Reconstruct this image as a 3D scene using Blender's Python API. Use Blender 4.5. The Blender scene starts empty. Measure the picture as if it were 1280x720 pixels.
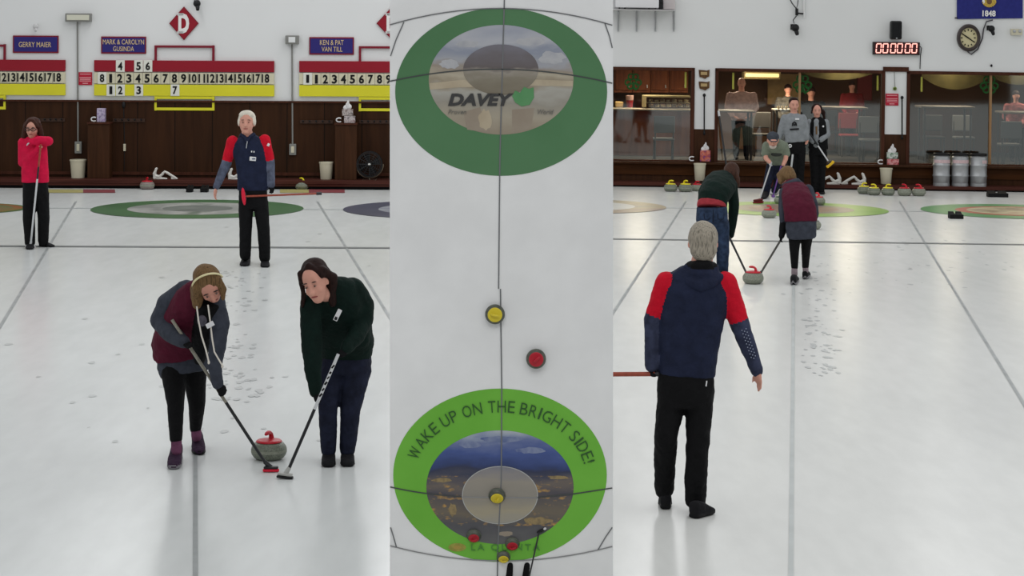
import bpy, bmesh, math, random
import numpy as np
from mathutils import Vector, Matrix, Quaternion
from mathutils.kdtree import KDTree
random.seed(7)
C = bpy.context.scene.collection
SC = bpy.context.scene
PI = math.pi
F = 2866.0          # focal length in pixels of the 1280 wide frame
HZ = 24.0           # pixel row of the camera's horizon
CAM = Vector((0, 0, 3.0))

# ------------------------------------------------------------------ materials
def lin(c):
    c = c / 255.0
    return c / 12.92 if c <= 0.04045 else ((c + 0.055) / 1.055) ** 2.4
def col(r, g, b): return (lin(r), lin(g), lin(b), 1.0)

MATS = {}
def mat(name, rgb, rough=0.6, spec=0.3, metal=0.0, var=0.0, vscale=8.0, bump=0.0, bscale=40.0, emit=None, estr=1.0):
    if name in MATS: return MATS[name]
    m = bpy.data.materials.new(name); m.use_nodes = True
    nt = m.node_tree; b = nt.nodes['Principled BSDF']
    b.inputs['Base Color'].default_value = col(*rgb)
    b.inputs['Roughness'].default_value = rough
    b.inputs['Specular IOR Level'].default_value = spec
    b.inputs['Metallic'].default_value = metal
    tc = nt.nodes.new('ShaderNodeTexCoord')
    if var > 0:
        n = nt.nodes.new('ShaderNodeTexNoise'); n.inputs['Scale'].default_value = vscale; n.inputs['Detail'].default_value = 4
        nt.links.new(tc.outputs['Object'], n.inputs['Vector'])
        r = nt.nodes.new('ShaderNodeValToRGB')
        lo = tuple(max(0, c * (1 - var)) for c in col(*rgb)[:3]) + (1,)
        hi = tuple(min(1, c * (1 + var)) for c in col(*rgb)[:3]) + (1,)
        r.color_ramp.elements[0].position = 0.3; r.color_ramp.elements[1].position = 0.7
        r.color_ramp.elements[0].color = lo; r.color_ramp.elements[1].color = hi
        nt.links.new(n.outputs['Fac'], r.inputs['Fac']); nt.links.new(r.outputs['Color'], b.inputs['Base Color'])
    if bump > 0:
        n2 = nt.nodes.new('ShaderNodeTexNoise'); n2.inputs['Scale'].default_value = bscale; n2.inputs['Detail'].default_value = 3
        nt.links.new(tc.outputs['Object'], n2.inputs['Vector'])
        bp = nt.nodes.new('ShaderNodeBump'); bp.inputs['Strength'].default_value = bump; bp.inputs['Distance'].default_value = 0.02
        nt.links.new(n2.outputs['Fac'], bp.inputs['Height']); nt.links.new(bp.outputs['Normal'], b.inputs['Normal'])
    if emit:
        b.inputs['Emission Color'].default_value = col(*emit); b.inputs['Emission Strength'].default_value = estr
    MATS[name] = m
    return m

def wood_mat(name, c1, c2, scale=(14, 14, 1.2), rough=0.55, plank=0.0):
    """grain running along local z, optionally with dark joints every `plank` metres along x"""
    if name in MATS: return MATS[name]
    m = bpy.data.materials.new(name); m.use_nodes = True
    nt = m.node_tree; b = nt.nodes['Principled BSDF']; b.inputs['Roughness'].default_value = rough
    b.inputs['Specular IOR Level'].default_value = 0.1
    tc = nt.nodes.new('ShaderNodeTexCoord'); mp = nt.nodes.new('ShaderNodeMapping')
    mp.inputs['Scale'].default_value = scale
    nt.links.new(tc.outputs['Object'], mp.inputs['Vector'])
    n = nt.nodes.new('ShaderNodeTexNoise'); n.inputs['Scale'].default_value = 1.0; n.inputs['Detail'].default_value = 6; n.inputs['Distortion'].default_value = 0.6
    nt.links.new(mp.outputs['Vector'], n.inputs['Vector'])
    r = nt.nodes.new('ShaderNodeValToRGB'); r.color_ramp.elements[0].position = 0.3; r.color_ramp.elements[1].position = 0.72
    r.color_ramp.elements[0].color = col(*c1); r.color_ramp.elements[1].color = col(*c2)
    nt.links.new(n.outputs['Fac'], r.inputs['Fac'])
    out = r.outputs['Color']
    if plank:
        sx = nt.nodes.new('ShaderNodeSeparateXYZ'); nt.links.new(tc.outputs['Object'], sx.inputs['Vector'])
        md = nt.nodes.new('ShaderNodeMath'); md.operation = 'PINGPONG'; md.inputs[1].default_value = plank / 2
        nt.links.new(sx.outputs['X'], md.inputs[0])
        lt = nt.nodes.new('ShaderNodeMath'); lt.operation = 'LESS_THAN'; lt.inputs[1].default_value = 0.008
        nt.links.new(md.outputs[0], lt.inputs[0])
        mx = nt.nodes.new('ShaderNodeMix'); mx.data_type = 'RGBA'
        nt.links.new(lt.outputs[0], mx.inputs['Factor']); nt.links.new(out, mx.inputs['A'])
        mx.inputs['B'].default_value = col(c1[0] * .55, c1[1] * .55, c1[2] * .55)
        out = mx.outputs['Result']
    nt.links.new(out, b.inputs['Base Color'])
    MATS[name] = m
    return m

# ------------------------------------------------------------------ frames
class Frame:
    """a hall of its own: local x right, y away from the camera, z up, floor at z = 0"""
    def __init__(s, H, yh, roll):
        s.H, s.yh = H, yh
        e = (HZ - yh) / F
        a = Vector((0, 1, e)).normalized()
        r = Vector((1, 0, 0)); u = r.cross(a).normalized()
        q = Quaternion(a, roll)
        r, u = q @ r, q @ u
        s.R = Matrix((r, a, u)).transposed()
        O = CAM - H * u
        s.M = Matrix.Translation(O) @ s.R.to_4x4()
        s.Mi = s.M.inverted()
        s.C = s.Mi @ CAM
        s.yb = 0.0
    def ray(s, px, py):
        d = Vector(((px - 640) / F, 1, (HZ - py) / F))
        return s.R.transposed() @ d
    def ground(s, px, py, z=0.0):
        d = s.ray(px, py); t = (z - s.C.z) / d.z
        return s.C + d * t
    def at(s, px, py, y):
        d = s.ray(px, py); t = (y - s.C.y) / d.y
        return s.C + d * t
    def wall(s, px, py, off=0.0): return s.at(px, py, s.yb - off)

LEFT = Frame(3.01, 8.5, 0.005)
RIGHT = Frame(2.925, 36.0, 0.014)
MIDDLE = Frame(3.0, HZ, 0.0)
SLAB_Y = 9.5
SS = SLAB_Y / F
# frame of the upright sheet: its face is at y = SLAB_Y

# ------------------------------------------------------------------ mesh builder
class MB:
    def __init__(s): s.v, s.f, s.m, s.mats = [], [], [], []
    def mi(s, m):
        if m not in s.mats: s.mats.append(m)
        return s.mats.index(m)
    def add(s, vs, fs, m):
        o = len(s.v); k = s.mi(m)
        s.v += [tuple(v) for v in vs]
        for f in fs: s.f.append(tuple(i + o for i in f)); s.m.append(k)
        return s
    def bm(s, bm, m, M=None):
        bm.verts.ensure_lookup_table(); bm.verts.index_update()
        vs = [(M @ v.co if M else v.co.copy()) for v in bm.verts]
        s.add(vs, [[v.index for v in f.verts] for f in bm.faces], m); bm.free(); return s
    def box(s, c, size, m, bev=0.0, rot=None):
        bm = bmesh.new(); bmesh.ops.create_cube(bm, size=1.0)
        for v in bm.verts: v.co = Vector((v.co.x * size[0], v.co.y * size[1], v.co.z * size[2]))
        if bev > 0: bmesh.ops.bevel(bm, geom=bm.edges[:], offset=min(bev, min(size) * .45), segments=2, affect='EDGES', profile=0.5)
        M = Matrix.Translation(Vector(c)) @ (rot.to_4x4() if rot else Matrix.Identity(4))
        return s.bm(bm, m, M)
    def cyl(s, a, b, r0, r1, m, n=16, caps=True):
        a, b = Vector(a), Vector(b); d = (b - a)
        q = d.to_track_quat('Z', 'Y'); x = q @ Vector((1, 0, 0)); y = q @ Vector((0, 1, 0))
        vs = []
        for p, r in ((a, r0), (b, r1)):
            for i in range(n):
                t = 2 * PI * i / n; vs.append(p + x * (r * math.cos(t)) + y * (r * math.sin(t)))
        fs = [(i, (i + 1) % n, n + (i + 1) % n, n + i) for i in range(n)]
        if caps: fs += [tuple(reversed(range(n))), tuple(range(n, 2 * n))]
        return s.add(vs, fs, m)
    def tube(s, pts, r, m, n=8):
        pts = [Vector(p) for p in pts]; vs, fs = [], []
        up = Vector((0.13, 0.27, 0.95))
        rr = r if isinstance(r, (list, tuple)) else [r] * len(pts)
        for i, p in enumerate(pts):
            t = (pts[min(i + 1, len(pts) - 1)] - pts[max(i - 1, 0)]).normalized()
            x = t.cross(up)
            if x.length < 1e-3: x = t.cross(Vector((1, 0, 0)))
            x.normalize(); y = t.cross(x)
            for k in range(n):
                a = 2 * PI * k / n; vs.append(p + x * (rr[i] * math.cos(a)) + y * (rr[i] * math.sin(a)))
        for i in range(len(pts) - 1):
            for k in range(n):
                fs.append((i * n + k, i * n + (k + 1) % n, (i + 1) * n + (k + 1) % n, (i + 1) * n + k))
        fs += [tuple(reversed(range(n))), tuple(range((len(pts) - 1) * n, len(pts) * n))]
        return s.add(vs, fs, m)
    def lathe(s, prof, m, M=None, n=32, mats=None):
        """prof: list of (r, z); closed by poles where r == 0"""
        base = len(s.v); rows = []
        M = M or Matrix.Identity(4)
        for r, z in prof:
            if r < 1e-6: rows.append([len(s.v)]); s.v.append(tuple(M @ Vector((0, 0, z))))
            else:
                row = []
                for i in range(n):
                    t = 2 * PI * i / n; row.append(len(s.v)); s.v.append(tuple(M @ Vector((r * math.cos(t), r * math.sin(t), z))))
                rows.append(row)
        for k in range(len(rows) - 1):
            a, b = rows[k], rows[k + 1]; mm = s.mi(mats[k] if mats else m)
            for i in range(n):
                j = (i + 1) % n
                if len(a) == 1 and len(b) == 1: continue
                if len(a) == 1: f = (a[0], b[j], b[i])
                elif len(b) == 1: f = (a[i], a[j], b[0])
                else: f = (a[i], a[j], b[j], b[i])
                s.f.append(f); s.m.append(mm)
        return s
    def ell(s, c, r, m, M3=None, n=16, k=10):
        vs, fs = [], []
        M3 = M3 or Matrix.Identity(3); c = Vector(c)
        vs.append(c + M3 @ Vector((0, 0, -r[2])))
        for i in range(1, k):
            ph = -PI / 2 + PI * i / k
            for j in range(n):
                t = 2 * PI * j / n
                vs.append(c + M3 @ Vector((r[0] * math.cos(ph) * math.cos(t), r[1] * math.cos(ph) * math.sin(t), r[2] * math.sin(ph))))
        vs.append(c + M3 @ Vector((0, 0, r[2])))
        L = len(vs) - 1
        for j in range(n): fs.append((0, 1 + (j + 1) % n, 1 + j))
        for i in range(k - 2):
            for j in range(n):
                a = 1 + i * n; fs.append((a + j, a + (j + 1) % n, a + n + (j + 1) % n, a + n + j))
        a = 1 + (k - 2) * n
        for j in range(n): fs.append((a + j, a + (j + 1) % n, L))
        return s.add(vs, fs, m)
    def prism(s, poly, m, ex):
        """poly: 3-D points of a flat polygon; ex: extrusion vector"""
        n = len(poly); ex = Vector(ex)
        vs = [Vector(p) for p in poly] + [Vector(p) + ex for p in poly]
        fs = [tuple(range(n)), tuple(range(2 * n - 1, n - 1, -1))] + [(i, n + i, n + (i + 1) % n, (i + 1) % n) for i in range(n)]
        return s.add(vs, fs, m)
    def build(s, name, parent=None, base=(0, 0, 0), M=None, smooth=False, angle=35):
        base = Vector(base)
        me = bpy.data.meshes.new(name)
        me.from_pydata([tuple(Vector(v) - base) for v in s.v], [], s.f)
        for m in s.mats: me.materials.append(m)
        me.polygons.foreach_set('material_index', s.m)
        me.update()
        bm = bmesh.new(); bm.from_mesh(me); bmesh.ops.recalc_face_normals(bm, faces=bm.faces[:])
        if smooth:
            for f in bm.faces: f.smooth = True
            for e in bm.edges:
                if len(e.link_faces) == 2 and e.calc_face_angle(0) > math.radians(angle): e.smooth = False
        bm.to_mesh(me); bm.free()
        o = bpy.data.objects.new(name, me); C.objects.link(o)
        if parent: o.parent = parent
        elif M is not None: o.matrix_world = M @ Matrix.Translation(base)
        return o

def tag(o, label=None, cat=None, group=None, kind=None):
    if label: o['label'] = label
    if cat: o['category'] = cat
    if group: o['group'] = group
    if kind: o['kind'] = kind
    return o
def thing(name, label, cat, fr, base, group=None, rot=None):
    o = bpy.data.objects.new(name, None); C.objects.link(o); o.empty_display_size = 0.1
    o.matrix_world = fr.M @ Matrix.Translation(Vector(base)) @ (rot.to_4x4() if rot else Matrix.Identity(4))
    return tag(o, label, cat, group)
def children(o): return [c for c in bpy.data.objects if c.parent == o]
def dup(root, M, label, group=None):
    r = root.copy(); C.objects.link(r); r.matrix_world = M; r['label'] = label
    if group: r['group'] = group
    for ch in list(root.children):
        c = ch.copy(); C.objects.link(c); c.parent = r
        for g in list(ch.children):
            d = g.copy(); C.objects.link(d); d.parent = c
    return r

def text_geo(txt, offset=0.0, shear=0.0, spacing=1.0, line=1.0):
    cu = bpy.data.curves.new('t', 'FONT'); cu.body = txt; cu.align_x = 'CENTER'; cu.align_y = 'CENTER'
    cu.offset = offset; cu.shear = shear; cu.space_character = spacing; cu.space_line = line; cu.resolution_u = 3; cu.extrude = 0.02
    o = bpy.data.objects.new('t', cu); C.objects.link(o)
    dg = bpy.context.evaluated_depsgraph_get()
    me = bpy.data.meshes.new_from_object(o.evaluated_get(dg))
    vs = [v.co.copy() for v in me.vertices]; fs = [tuple(p.vertices) for p in me.polygons]
    bpy.data.objects.remove(o); bpy.data.curves.remove(cu); bpy.data.meshes.remove(me)
    return vs, fs
def add_text(mb, txt, c, w, h, m, depth=0.004, offset=0.0, shear=0.0, rot=0.0, spacing=1.0, line=1.0):
    """lettering of width w and height h centred on c, facing -y"""
    vs, fs = text_geo(txt, offset, shear, spacing, line)
    if not vs: return
    x0 = min(v.x for v in vs); x1 = max(v.x for v in vs); y0 = min(v.y for v in vs); y1 = max(v.y for v in vs)
    z0 = min(v.z for v in vs); z1 = max(v.z for v in vs)
    sx = w / (x1 - x0) if w else h / (y1 - y0); sy = h / (y1 - y0) if h else sx
    c = Vector(c); cr, sr = math.cos(rot), math.sin(rot)
    out = []
    for v in vs:
        x = (v.x - (x0 + x1) / 2) * sx; z = (v.y - (y0 + y1) / 2) * sy
        out.append(c + Vector((x * cr - z * sr, -depth * (v.z - z0) / (z1 - z0), x * sr + z * cr)))
    mb.add(out, fs, m)
# ------------------------------------------------------------------ materials of the halls
def ice_mat(name, rgb, seed):
    m = bpy.data.materials.new(name); m.use_nodes = True
    nt = m.node_tree; b = nt.nodes['Principled BSDF']
    b.inputs['Roughness'].default_value = 0.22; b.inputs['Specular IOR Level'].default_value = 0.10
    tc = nt.nodes.new('ShaderNodeTexCoord')
    def noise(sc, scale, detail, lo, hi):
        mp = nt.nodes.new('ShaderNodeMapping'); mp.inputs['Scale'].default_value = sc; mp.inputs['Location'].default_value = (seed, seed * 2, 0)
        nt.links.new(tc.outputs['Object'], mp.inputs['Vector'])
        n = nt.nodes.new('ShaderNodeTexNoise'); n.inputs['Scale'].default_value = scale; n.inputs['Detail'].default_value = detail
        nt.links.new(mp.outputs['Vector'], n.inputs['Vector'])
        r = nt.nodes.new('ShaderNodeMapRange'); r.inputs['From Min'].default_value = .35; r.inputs['From Max'].default_value = .68
        r.inputs['To Min'].default_value = lo; r.inputs['To Max'].default_value = hi
        nt.links.new(n.outputs['Fac'], r.inputs['Value']); return r.outputs['Result']
    a = noise((1, .22, 1), 1.3, 3, 0.965, 1.03); c = noise((1.0, .25, 1), 7.0, 4, 0.96, 1.015)
    mu = nt.nodes.new('ShaderNodeMath'); mu.operation = 'MULTIPLY'; nt.links.new(a, mu.inputs[0]); nt.links.new(c, mu.inputs[1])
    mx = nt.nodes.new('ShaderNodeMix'); mx.data_type = 'RGBA'; mx.blend_type = 'MULTIPLY'; mx.inputs['Factor'].default_value = 1
    mx.inputs['A'].default_value = col(*rgb); nt.links.new(mu.outputs[0], mx.inputs['B'])
    nt.links.new(mx.outputs['Result'], b.inputs['Base Color'])
    MATS[name] = m
    return m
ICE_L = ice_mat('ice_left', (216, 219, 218), 3.1)
ICE_R = ice_mat('ice_right', (222, 223, 220), 8.7)
ICE_M = ice_mat('ice_overhead', (232, 233, 233), 5.5)
WHITE = mat('white_wall_paint', (222, 223, 223), .7, .2, var=.02, vscale=.6)
WOODW = wood_mat('dark_wall_boards', (45, 26, 14), (62, 37, 21), (10, 10, .8), plank=.62)
WOODP = wood_mat('dark_post_wood', (52, 31, 18), (70, 43, 26), (16, 16, 1.2))
WOODR = wood_mat('reddish_ledge_wood', (62, 33, 27), (84, 46, 38), (.8, 14, 14))
WOODF = wood_mat('brown_frame_wood', (58, 32, 22), (80, 46, 33), (14, 14, 1.0))
RUBBER = mat('black_rubber', (14, 14, 15), .7, .2)
BLACK = mat('black_plastic', (18, 18, 20), .5, .3)
STEEL = mat('brushed_steel', (176, 178, 180), .35, .5, metal=.6, var=.06)
GREYP = mat('grey_paint', (128, 128, 124), .5, .3)
CREAM = mat('cream_plastic', (205, 199, 176), .5, .3)
LINE = mat('faint_ice_line', (150, 154, 154), .4, .2, var=.2, vscale=3)
LINE3 = mat('centre_ice_line', (150, 154, 154), .4, .2, var=.12, vscale=6)
LINE2 = mat('pale_ice_line', (182, 187, 186), .4, .2, var=.08, vscale=3)
HOGL = mat('hog_line', (112, 115, 115), .4, .2, var=.15, vscale=2)

def paint(name, rgbs, scale=1.2, detail=5, stretch=(1, 1, 1)):
    """a printed picture under the ice: soft blotches of several colours"""
    if name in MATS: return MATS[name]
    m = bpy.data.materials.new(name); m.use_nodes = True
    nt = m.node_tree; b = nt.nodes['Principled BSDF']; b.inputs['Roughness'].default_value = .3; b.inputs['Specular IOR Level'].default_value = .1
    tc = nt.nodes.new('ShaderNodeTexCoord'); mp = nt.nodes.new('ShaderNodeMapping'); mp.inputs['Scale'].default_value = stretch
    nt.links.new(tc.outputs['Object'], mp.inputs['Vector'])
    n = nt.nodes.new('ShaderNodeTexNoise'); n.inputs['Scale'].default_value = scale; n.inputs['Detail'].default_value = detail
    nt.links.new(mp.outputs['Vector'], n.inputs['Vector'])
    r = nt.nodes.new('ShaderNodeValToRGB'); el = r.color_ramp.elements
    N = len(rgbs)
    el[0].position = .3; el[0].color = col(*rgbs[0]); el[1].position = .7; el[1].color = col(*rgbs[-1])
    for i in range(1, N - 1):
        e = el.new(.3 + .4 * i / (N - 1)); e.color = col(*rgbs[i])
    nt.links.new(n.outputs['Fac'], r.inputs['Fac']); nt.links.new(r.outputs['Color'], b.inputs['Base Color'])
    MATS[name] = m
    return m

def disc(mb, c, r, z, m, r0=0.0, n=72):
    if r0 == 0:
        mb.add([(c.x + r * math.cos(2 * PI * i / n), c.y + r * math.sin(2 * PI * i / n), z) for i in range(n)], [tuple(range(n))], m)
    else:
        vs = []
        for rr in (r0, r):
            vs += [(c.x + rr * math.cos(2 * PI * i / n), c.y + rr * math.sin(2 * PI * i / n), z) for i in range(n)]
        mb.add(vs, [(i, (i + 1) % n, n + (i + 1) % n, n + i) for i in range(n)], m)
def strip(mb, a, b, w, z, m):
    a, b = Vector((a.x, a.y, 0)), Vector((b.x, b.y, 0)); d = (b - a).normalized(); p = Vector((-d.y, d.x, 0)) * w / 2
    mb.add([(v.x, v.y, z) for v in (a - p, b - p, b + p, a + p)], [(0, 1, 2, 3)], m)

# ------------------------------------------------------------------ left hall: floor with painted lines and rings
L = LEFT
yfL = L.ground(243, 236.5).y          # front face of the wooden step
L.yb = yfL + .55                      # back wall plane
f = MB(); g = L.ground
def quad(fr, x0, x1, ynear, yfar):
    return [fr.ground(x0, ynear), fr.ground(x1, ynear), fr.at(x1, 300, yfar), fr.at(x0, 300, yfar)]
q = quad(L, -260, 640, 1500, L.yb)
for p in q: p.z = 0
f.add(q + [p - Vector((0, 0, .12)) for p in q], [(0, 1, 2, 3), (7, 6, 5, 4), (0, 4, 5, 1), (1, 5, 6, 2), (2, 6, 7, 3), (3, 7, 4, 0)], ICE_L)
def line_px(fr, mb, a, b, w, m, z=.004): strip(mb, fr.ground(*a), fr.ground(*b), w, z, m)
def vp_line(fr, mb, x, y, vx, vy, m, w, y0=1400, far=252):
    sl = (x - vx) / (y - vy)
    line_px(fr, mb, (vx + sl * (far - vy), far), (vx + sl * (y0 - vy), y0), w, m)
vp_line(L, f, 396.4, 251.5, 243.5, 6.5, LINE, .03); vp_line(L, f, 95.2, 251.5, 243.5, 6.5, LINE, .03)
vp_line(L, f, 244.0, 400, 243.5, 6.5, LINE3, .026, far=545)
strip(f, L.at(-250, 309, L.ground(243, 309).y), L.at(640, 309, L.ground(243, 309).y), .17, .005, HOGL)
ty = L.ground(247, 261).y
strip(f, L.at(-250, 309, ty), L.at(640, 309, ty), .12, .003, LINE2)
GRN_L = paint('green_ring_left', [(66, 96, 66), (74, 108, 74), (82, 116, 82)], .8)
hc = L.ground(247, 261.2); hr = 132 * hc.y / F
disc(f, hc, hr, .006, GRN_L)
disc(f, hc, hr * .66, .008, paint('grey_picture_left', [(112, 116, 112), (150, 152, 148), (172, 172, 168), (108, 118, 108)], 1.6, 6, (1, .5, 1)))
disc(f, hc, hr * .33, .010, paint('grey_button_left', [(104, 110, 106), (132, 136, 132)], 2))
h2 = L.ground(-45, 261); disc(f, h2, 78 * h2.y / F, .006, paint('green_ring_far_left', [(78, 112, 66), (92, 126, 74)], 1))
disc(f, h2, 72 * h2.y / F, .008, paint('orange_ring_far_left', [(150, 84, 62), (120, 120, 70)], 1.6)); disc(f, h2, 60 * h2.y / F, .010, paint('dull_green_far_left', [(92, 112, 76), (140, 110, 80)], 1.6))
h3 = L.ground(560, 262); disc(f, h3, 131 * h3.y / F, .006, paint('slate_ring', [(74, 76, 92), (90, 92, 108)], 1))
disc(f, h3, 87 * h3.y / F, .008, paint('white_picture_slate', [(180, 184, 186), (150, 154, 160), (120, 120, 140)], 1.6))
YEL_P = mat('yellow_ice_paint', (176, 168, 112), .5, .1, var=.1); RED_P = mat('red_ice_paint', (136, 74, 78), .5, .1, var=.1)
for x0, x1, m in ((60, 104, YEL_P), (104, 144, RED_P), (350, 386, YEL_P), (386, 431, RED_P)):
    a, b = L.ground(x0, 241.3), L.ground(x1, 241.3); a2, b2 = L.ground(x0, 237), L.ground(x1, 237)
    f.add([(a.x, a.y, .006), (b.x, b.y, .006), (b2.x, a2.y, .006), (a2.x, a2.y, .006)], [(0, 1, 2, 3)], m)
SM = mat('grey_scuff', (198, 201, 200), .22, .1)
def scuffs(fr, mb, x0, x1, y0, y1, n, m, seed):
    rg = random.Random(seed)
    for i in range(n):
        u = rg.gauss(.5, .22); x = x0 + (x1 - x0) * u; y = rg.uniform(y0, y1); c = fr.ground(x, y); s_ = rg.uniform(.012, .045)
        pts = [(c.x + s_ * rg.uniform(.5, 1) * math.cos(a), c.y + s_ * 2.2 * rg.uniform(.5, 1) * math.sin(a), .002 + .00001 * i) for a in [k * PI / 4 for k in range(8)]]
        mb.add(pts, [tuple(range(8))], m)
scuffs(L, f, 225, 345, 338, 500, 150, SM, 1); scuffs(L, f, 0, 487, 260, 560, 60, SM, 2)
fl = f.build('floor', M=L.M); tag(fl, 'white curling ice with green rings under the number boards', 'floor', kind='structure')

# back wall of the left hall
top_px, base_z = -70, 0
def wall_box(fr, mb, x0, y0, x1, y1, t0, t1, m, bev=0):
    """box seen at pixels x0..x1, y0..y1 whose front is t1 in front of the wall plane and back t0 in front of it"""
    a = fr.wall(x0, y0, t1); b = fr.wall(x1, y1, t1)
    mb.box(((a.x + b.x) / 2, fr.yb - (t0 + t1) / 2, (a.z + b.z) / 2), (abs(b.x - a.x), abs(t1 - t0), abs(a.z - b.z)), m, bev)
    return Vector(((a.x + b.x) / 2, fr.yb - t1, (a.z + b.z) / 2)), abs(b.x - a.x), abs(a.z - b.z)
w = MB(); x0 = L.wall(-260, 100).x; x1 = L.wall(640, 100).x; zt = L.wall(243, -90).z
w.box(((x0 + x1) / 2, L.yb + .08, zt / 2 - .05), (x1 - x0, .16, zt + .1), WHITE)
tag(w.build('wall_back', M=L.M), 'white upper wall behind the red and yellow number boards', 'wall', kind='structure')
w = MB(); zw = L.wall(243, 126.8, .03).z
w.box(((x0 + x1) / 2, L.yb - .015, (zw + .0) / 2), (x1 - x0, .03, zw), WOODW)
w.box(((x0 + x1) / 2, L.yb - .03, zw), (x1 - x0, .06, .03), WOODF)
zr = L.wall(243, 217, .05).z; w.box(((x0 + x1) / 2, L.yb - .045, zr), (x1 - x0, .03, .05), WOODF)
tag(w.build('trim_1', M=L.M), 'dark brown board wainscot below the number boards', 'wainscot', kind='structure')
w = MB(); sh = L.at(243, 225, yfL).z
w.box(((x0 + x1) / 2, (yfL + L.yb) / 2, sh - .03), (x1 - x0, L.yb - yfL, .06), WOODR, .006)
w.box(((x0 + x1) / 2, (yfL + L.yb) / 2 + .05, (sh - .06) / 2), (x1 - x0, L.yb - yfL - .1, sh - .06), RUBBER)
w.box(((x0 + x1) / 2, yfL + .06, sh - .07), (x1 - x0, .08, .06), WOODR)
tag(w.build('baseboard_back', M=L.M), 'long reddish wooden step along the foot of the board wall', 'step', kind='structure')
STEP_L = sh
# ------------------------------------------------------------------ things on the left wall
MAROON = mat('maroon_paint', (122, 16, 38), .5, .3); BRED = mat('board_red', (142, 12, 34), .5, .3, var=.04, vscale=2)
BYEL = mat('board_yellow', (214, 208, 44), .5, .3, var=.04, vscale=2); TILE = mat('number_strip', (208, 202, 176), .5, .3)
CARD = mat('white_card', (222, 222, 212), .5, .3); INK = mat('black_ink', (16, 15, 16), .5, .2); SEAM = mat('strip_seam', (150, 145, 125), .6, .2)
NAVY = mat('sign_navy', (40, 34, 110), .5, .3); GOLD = mat('sign_gold', (212, 186, 140), .5, .3); WHITEP = mat('white_letter', (230, 228, 226), .5, .3)
PITCH = 11.38

def number_board(label, xl, xr, yt, x_of, nums, hoop, hoopx):
    c = L.wall((xl + xr) / 2, yt + 45, .05)
    t = thing('scoreboard', label, 'scoreboard', L, c, 'curling number boards on the left hall wall')
    b = MB(); wall_box(L, b, xl, yt, xr, yt + 15.2, .004, .05, BRED, .004); b.build('red_band', t, c)
    b = MB(); wall_box(L, b, xl, yt + 15.2, xr, yt + 30.2, .004, .045, TILE, .003)
    for n in nums: wall_box(L, b, x_of(n) - PITCH / 2 - .25, yt + 15.6, x_of(n) - PITCH / 2 + .25, yt + 30, .044, .047, SEAM)
    s = b.build('number_strip', t, c)
    for n in nums:
        d = MB(); p = L.wall(x_of(n), yt + 22.8, .046); k = L.yb / F
        add_text(d, str(n), p, (6.4 if n < 10 else 9.4) * k * (0.55 if n == 1 else .88 if n == 11 else 1), 11 * k, INK, .006, offset=.03)
        d.build('numeral', s, c)
    b = MB(); wall_box(L, b, xl, yt + 30.2, xr, yt + 45.4, .004, .05, BYEL, .004); b.build('yellow_band', t, c)
    for nm, y0, y1, m in (('red_hoop', yt - 18.5, yt + 1, MAROON), ('yellow_hoop', yt + 45, yt + 63, BYEL)):
        b = MB(); th = 3.2 if m is MAROON else 3.8
        wall_box(L, b, hoopx[0], y0, hoopx[0] + 2.8, y1, .005, .04, m); wall_box(L, b, hoopx[1] - 2.8, y0, hoopx[1], y1, .005, .04, m)
        if m is MAROON: wall_box(L, b, hoopx[0], y0, hoopx[1], y0 + th, .005, .045, m)
        else:
            wall_box(L, b, hoopx[0], y1 - th, hoopx[1], y1, .005, .045, m); wall_box(L, b, hoopx[0], y0, hoopx[1], y0 + th, .005, .045, m)
        b.build(nm, t, c)
    return t
number_board('red and yellow number board at far left, only numbers twelve to eighteen showing', -150, 81.5, 73.8, lambda n: 71.5 - PITCH * (18 - n), range(6, 19), 0, (-72, 7))
number_board('complete red and yellow number board with seven loose cards hung on its bands', 117.5, 342.6, 75.2, lambda n: 138.4 + PITCH * (n - 1), range(1, 19), 0, (193, 268))
number_board('red and yellow number board cut off beside the centre ice sheet', 374, 600, 76.2, lambda n: 395.5 + 11.27 * (n - 1), range(1, 19), 0, (448.5, 523))
def card(txt, x, y0, y1, label, w=11):
    c = L.wall(x, (y0 + y1) / 2, .056)
    t = thing('hanging_score_card', label, 'number card', L, c, 'loose number cards hung on the boards')
    b = MB(); wall_box(L, b, x - w / 2, y0, x + w / 2, y1, .052, .062, CARD, .02); p = b.build('card', t, c)
    k = L.yb / F; d = MB(); add_text(d, txt, L.wall(x, (y0 + y1) / 2, .063), (5.6 if txt != '1' else 3.6) * k, 10 * k, INK, .005, offset=.03); d.build('numeral', p, c)
card('4', 150.3, 75.3, 90, 'white card numbered 4 hanging on the red band')
card('5', 173.2, 75.3, 90, 'white card numbered 5 hanging on the red band')
card('6', 184.8, 75.3, 90, 'white card numbered 6 hanging on the red band')
card('8', 127.6, 90.3, 105, 'white card numbered 8 hung before the printed 1 of the complete board')
card('1', 138.6, 105.6, 120, 'white card numbered 1 hanging on the yellow band')
card('2', 150.4, 105.6, 120, 'white card numbered 2 hanging on the yellow band')
card('3', 173.4, 105.6, 120, 'white card numbered 3 hanging on the yellow band')
card('7', 218.7, 105.6, 120, 'white card numbered 7 hanging on the yellow band')
card('1', 384.6, 91, 106, 'white card numbered 1 hung at the head of the cut off board')

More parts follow.
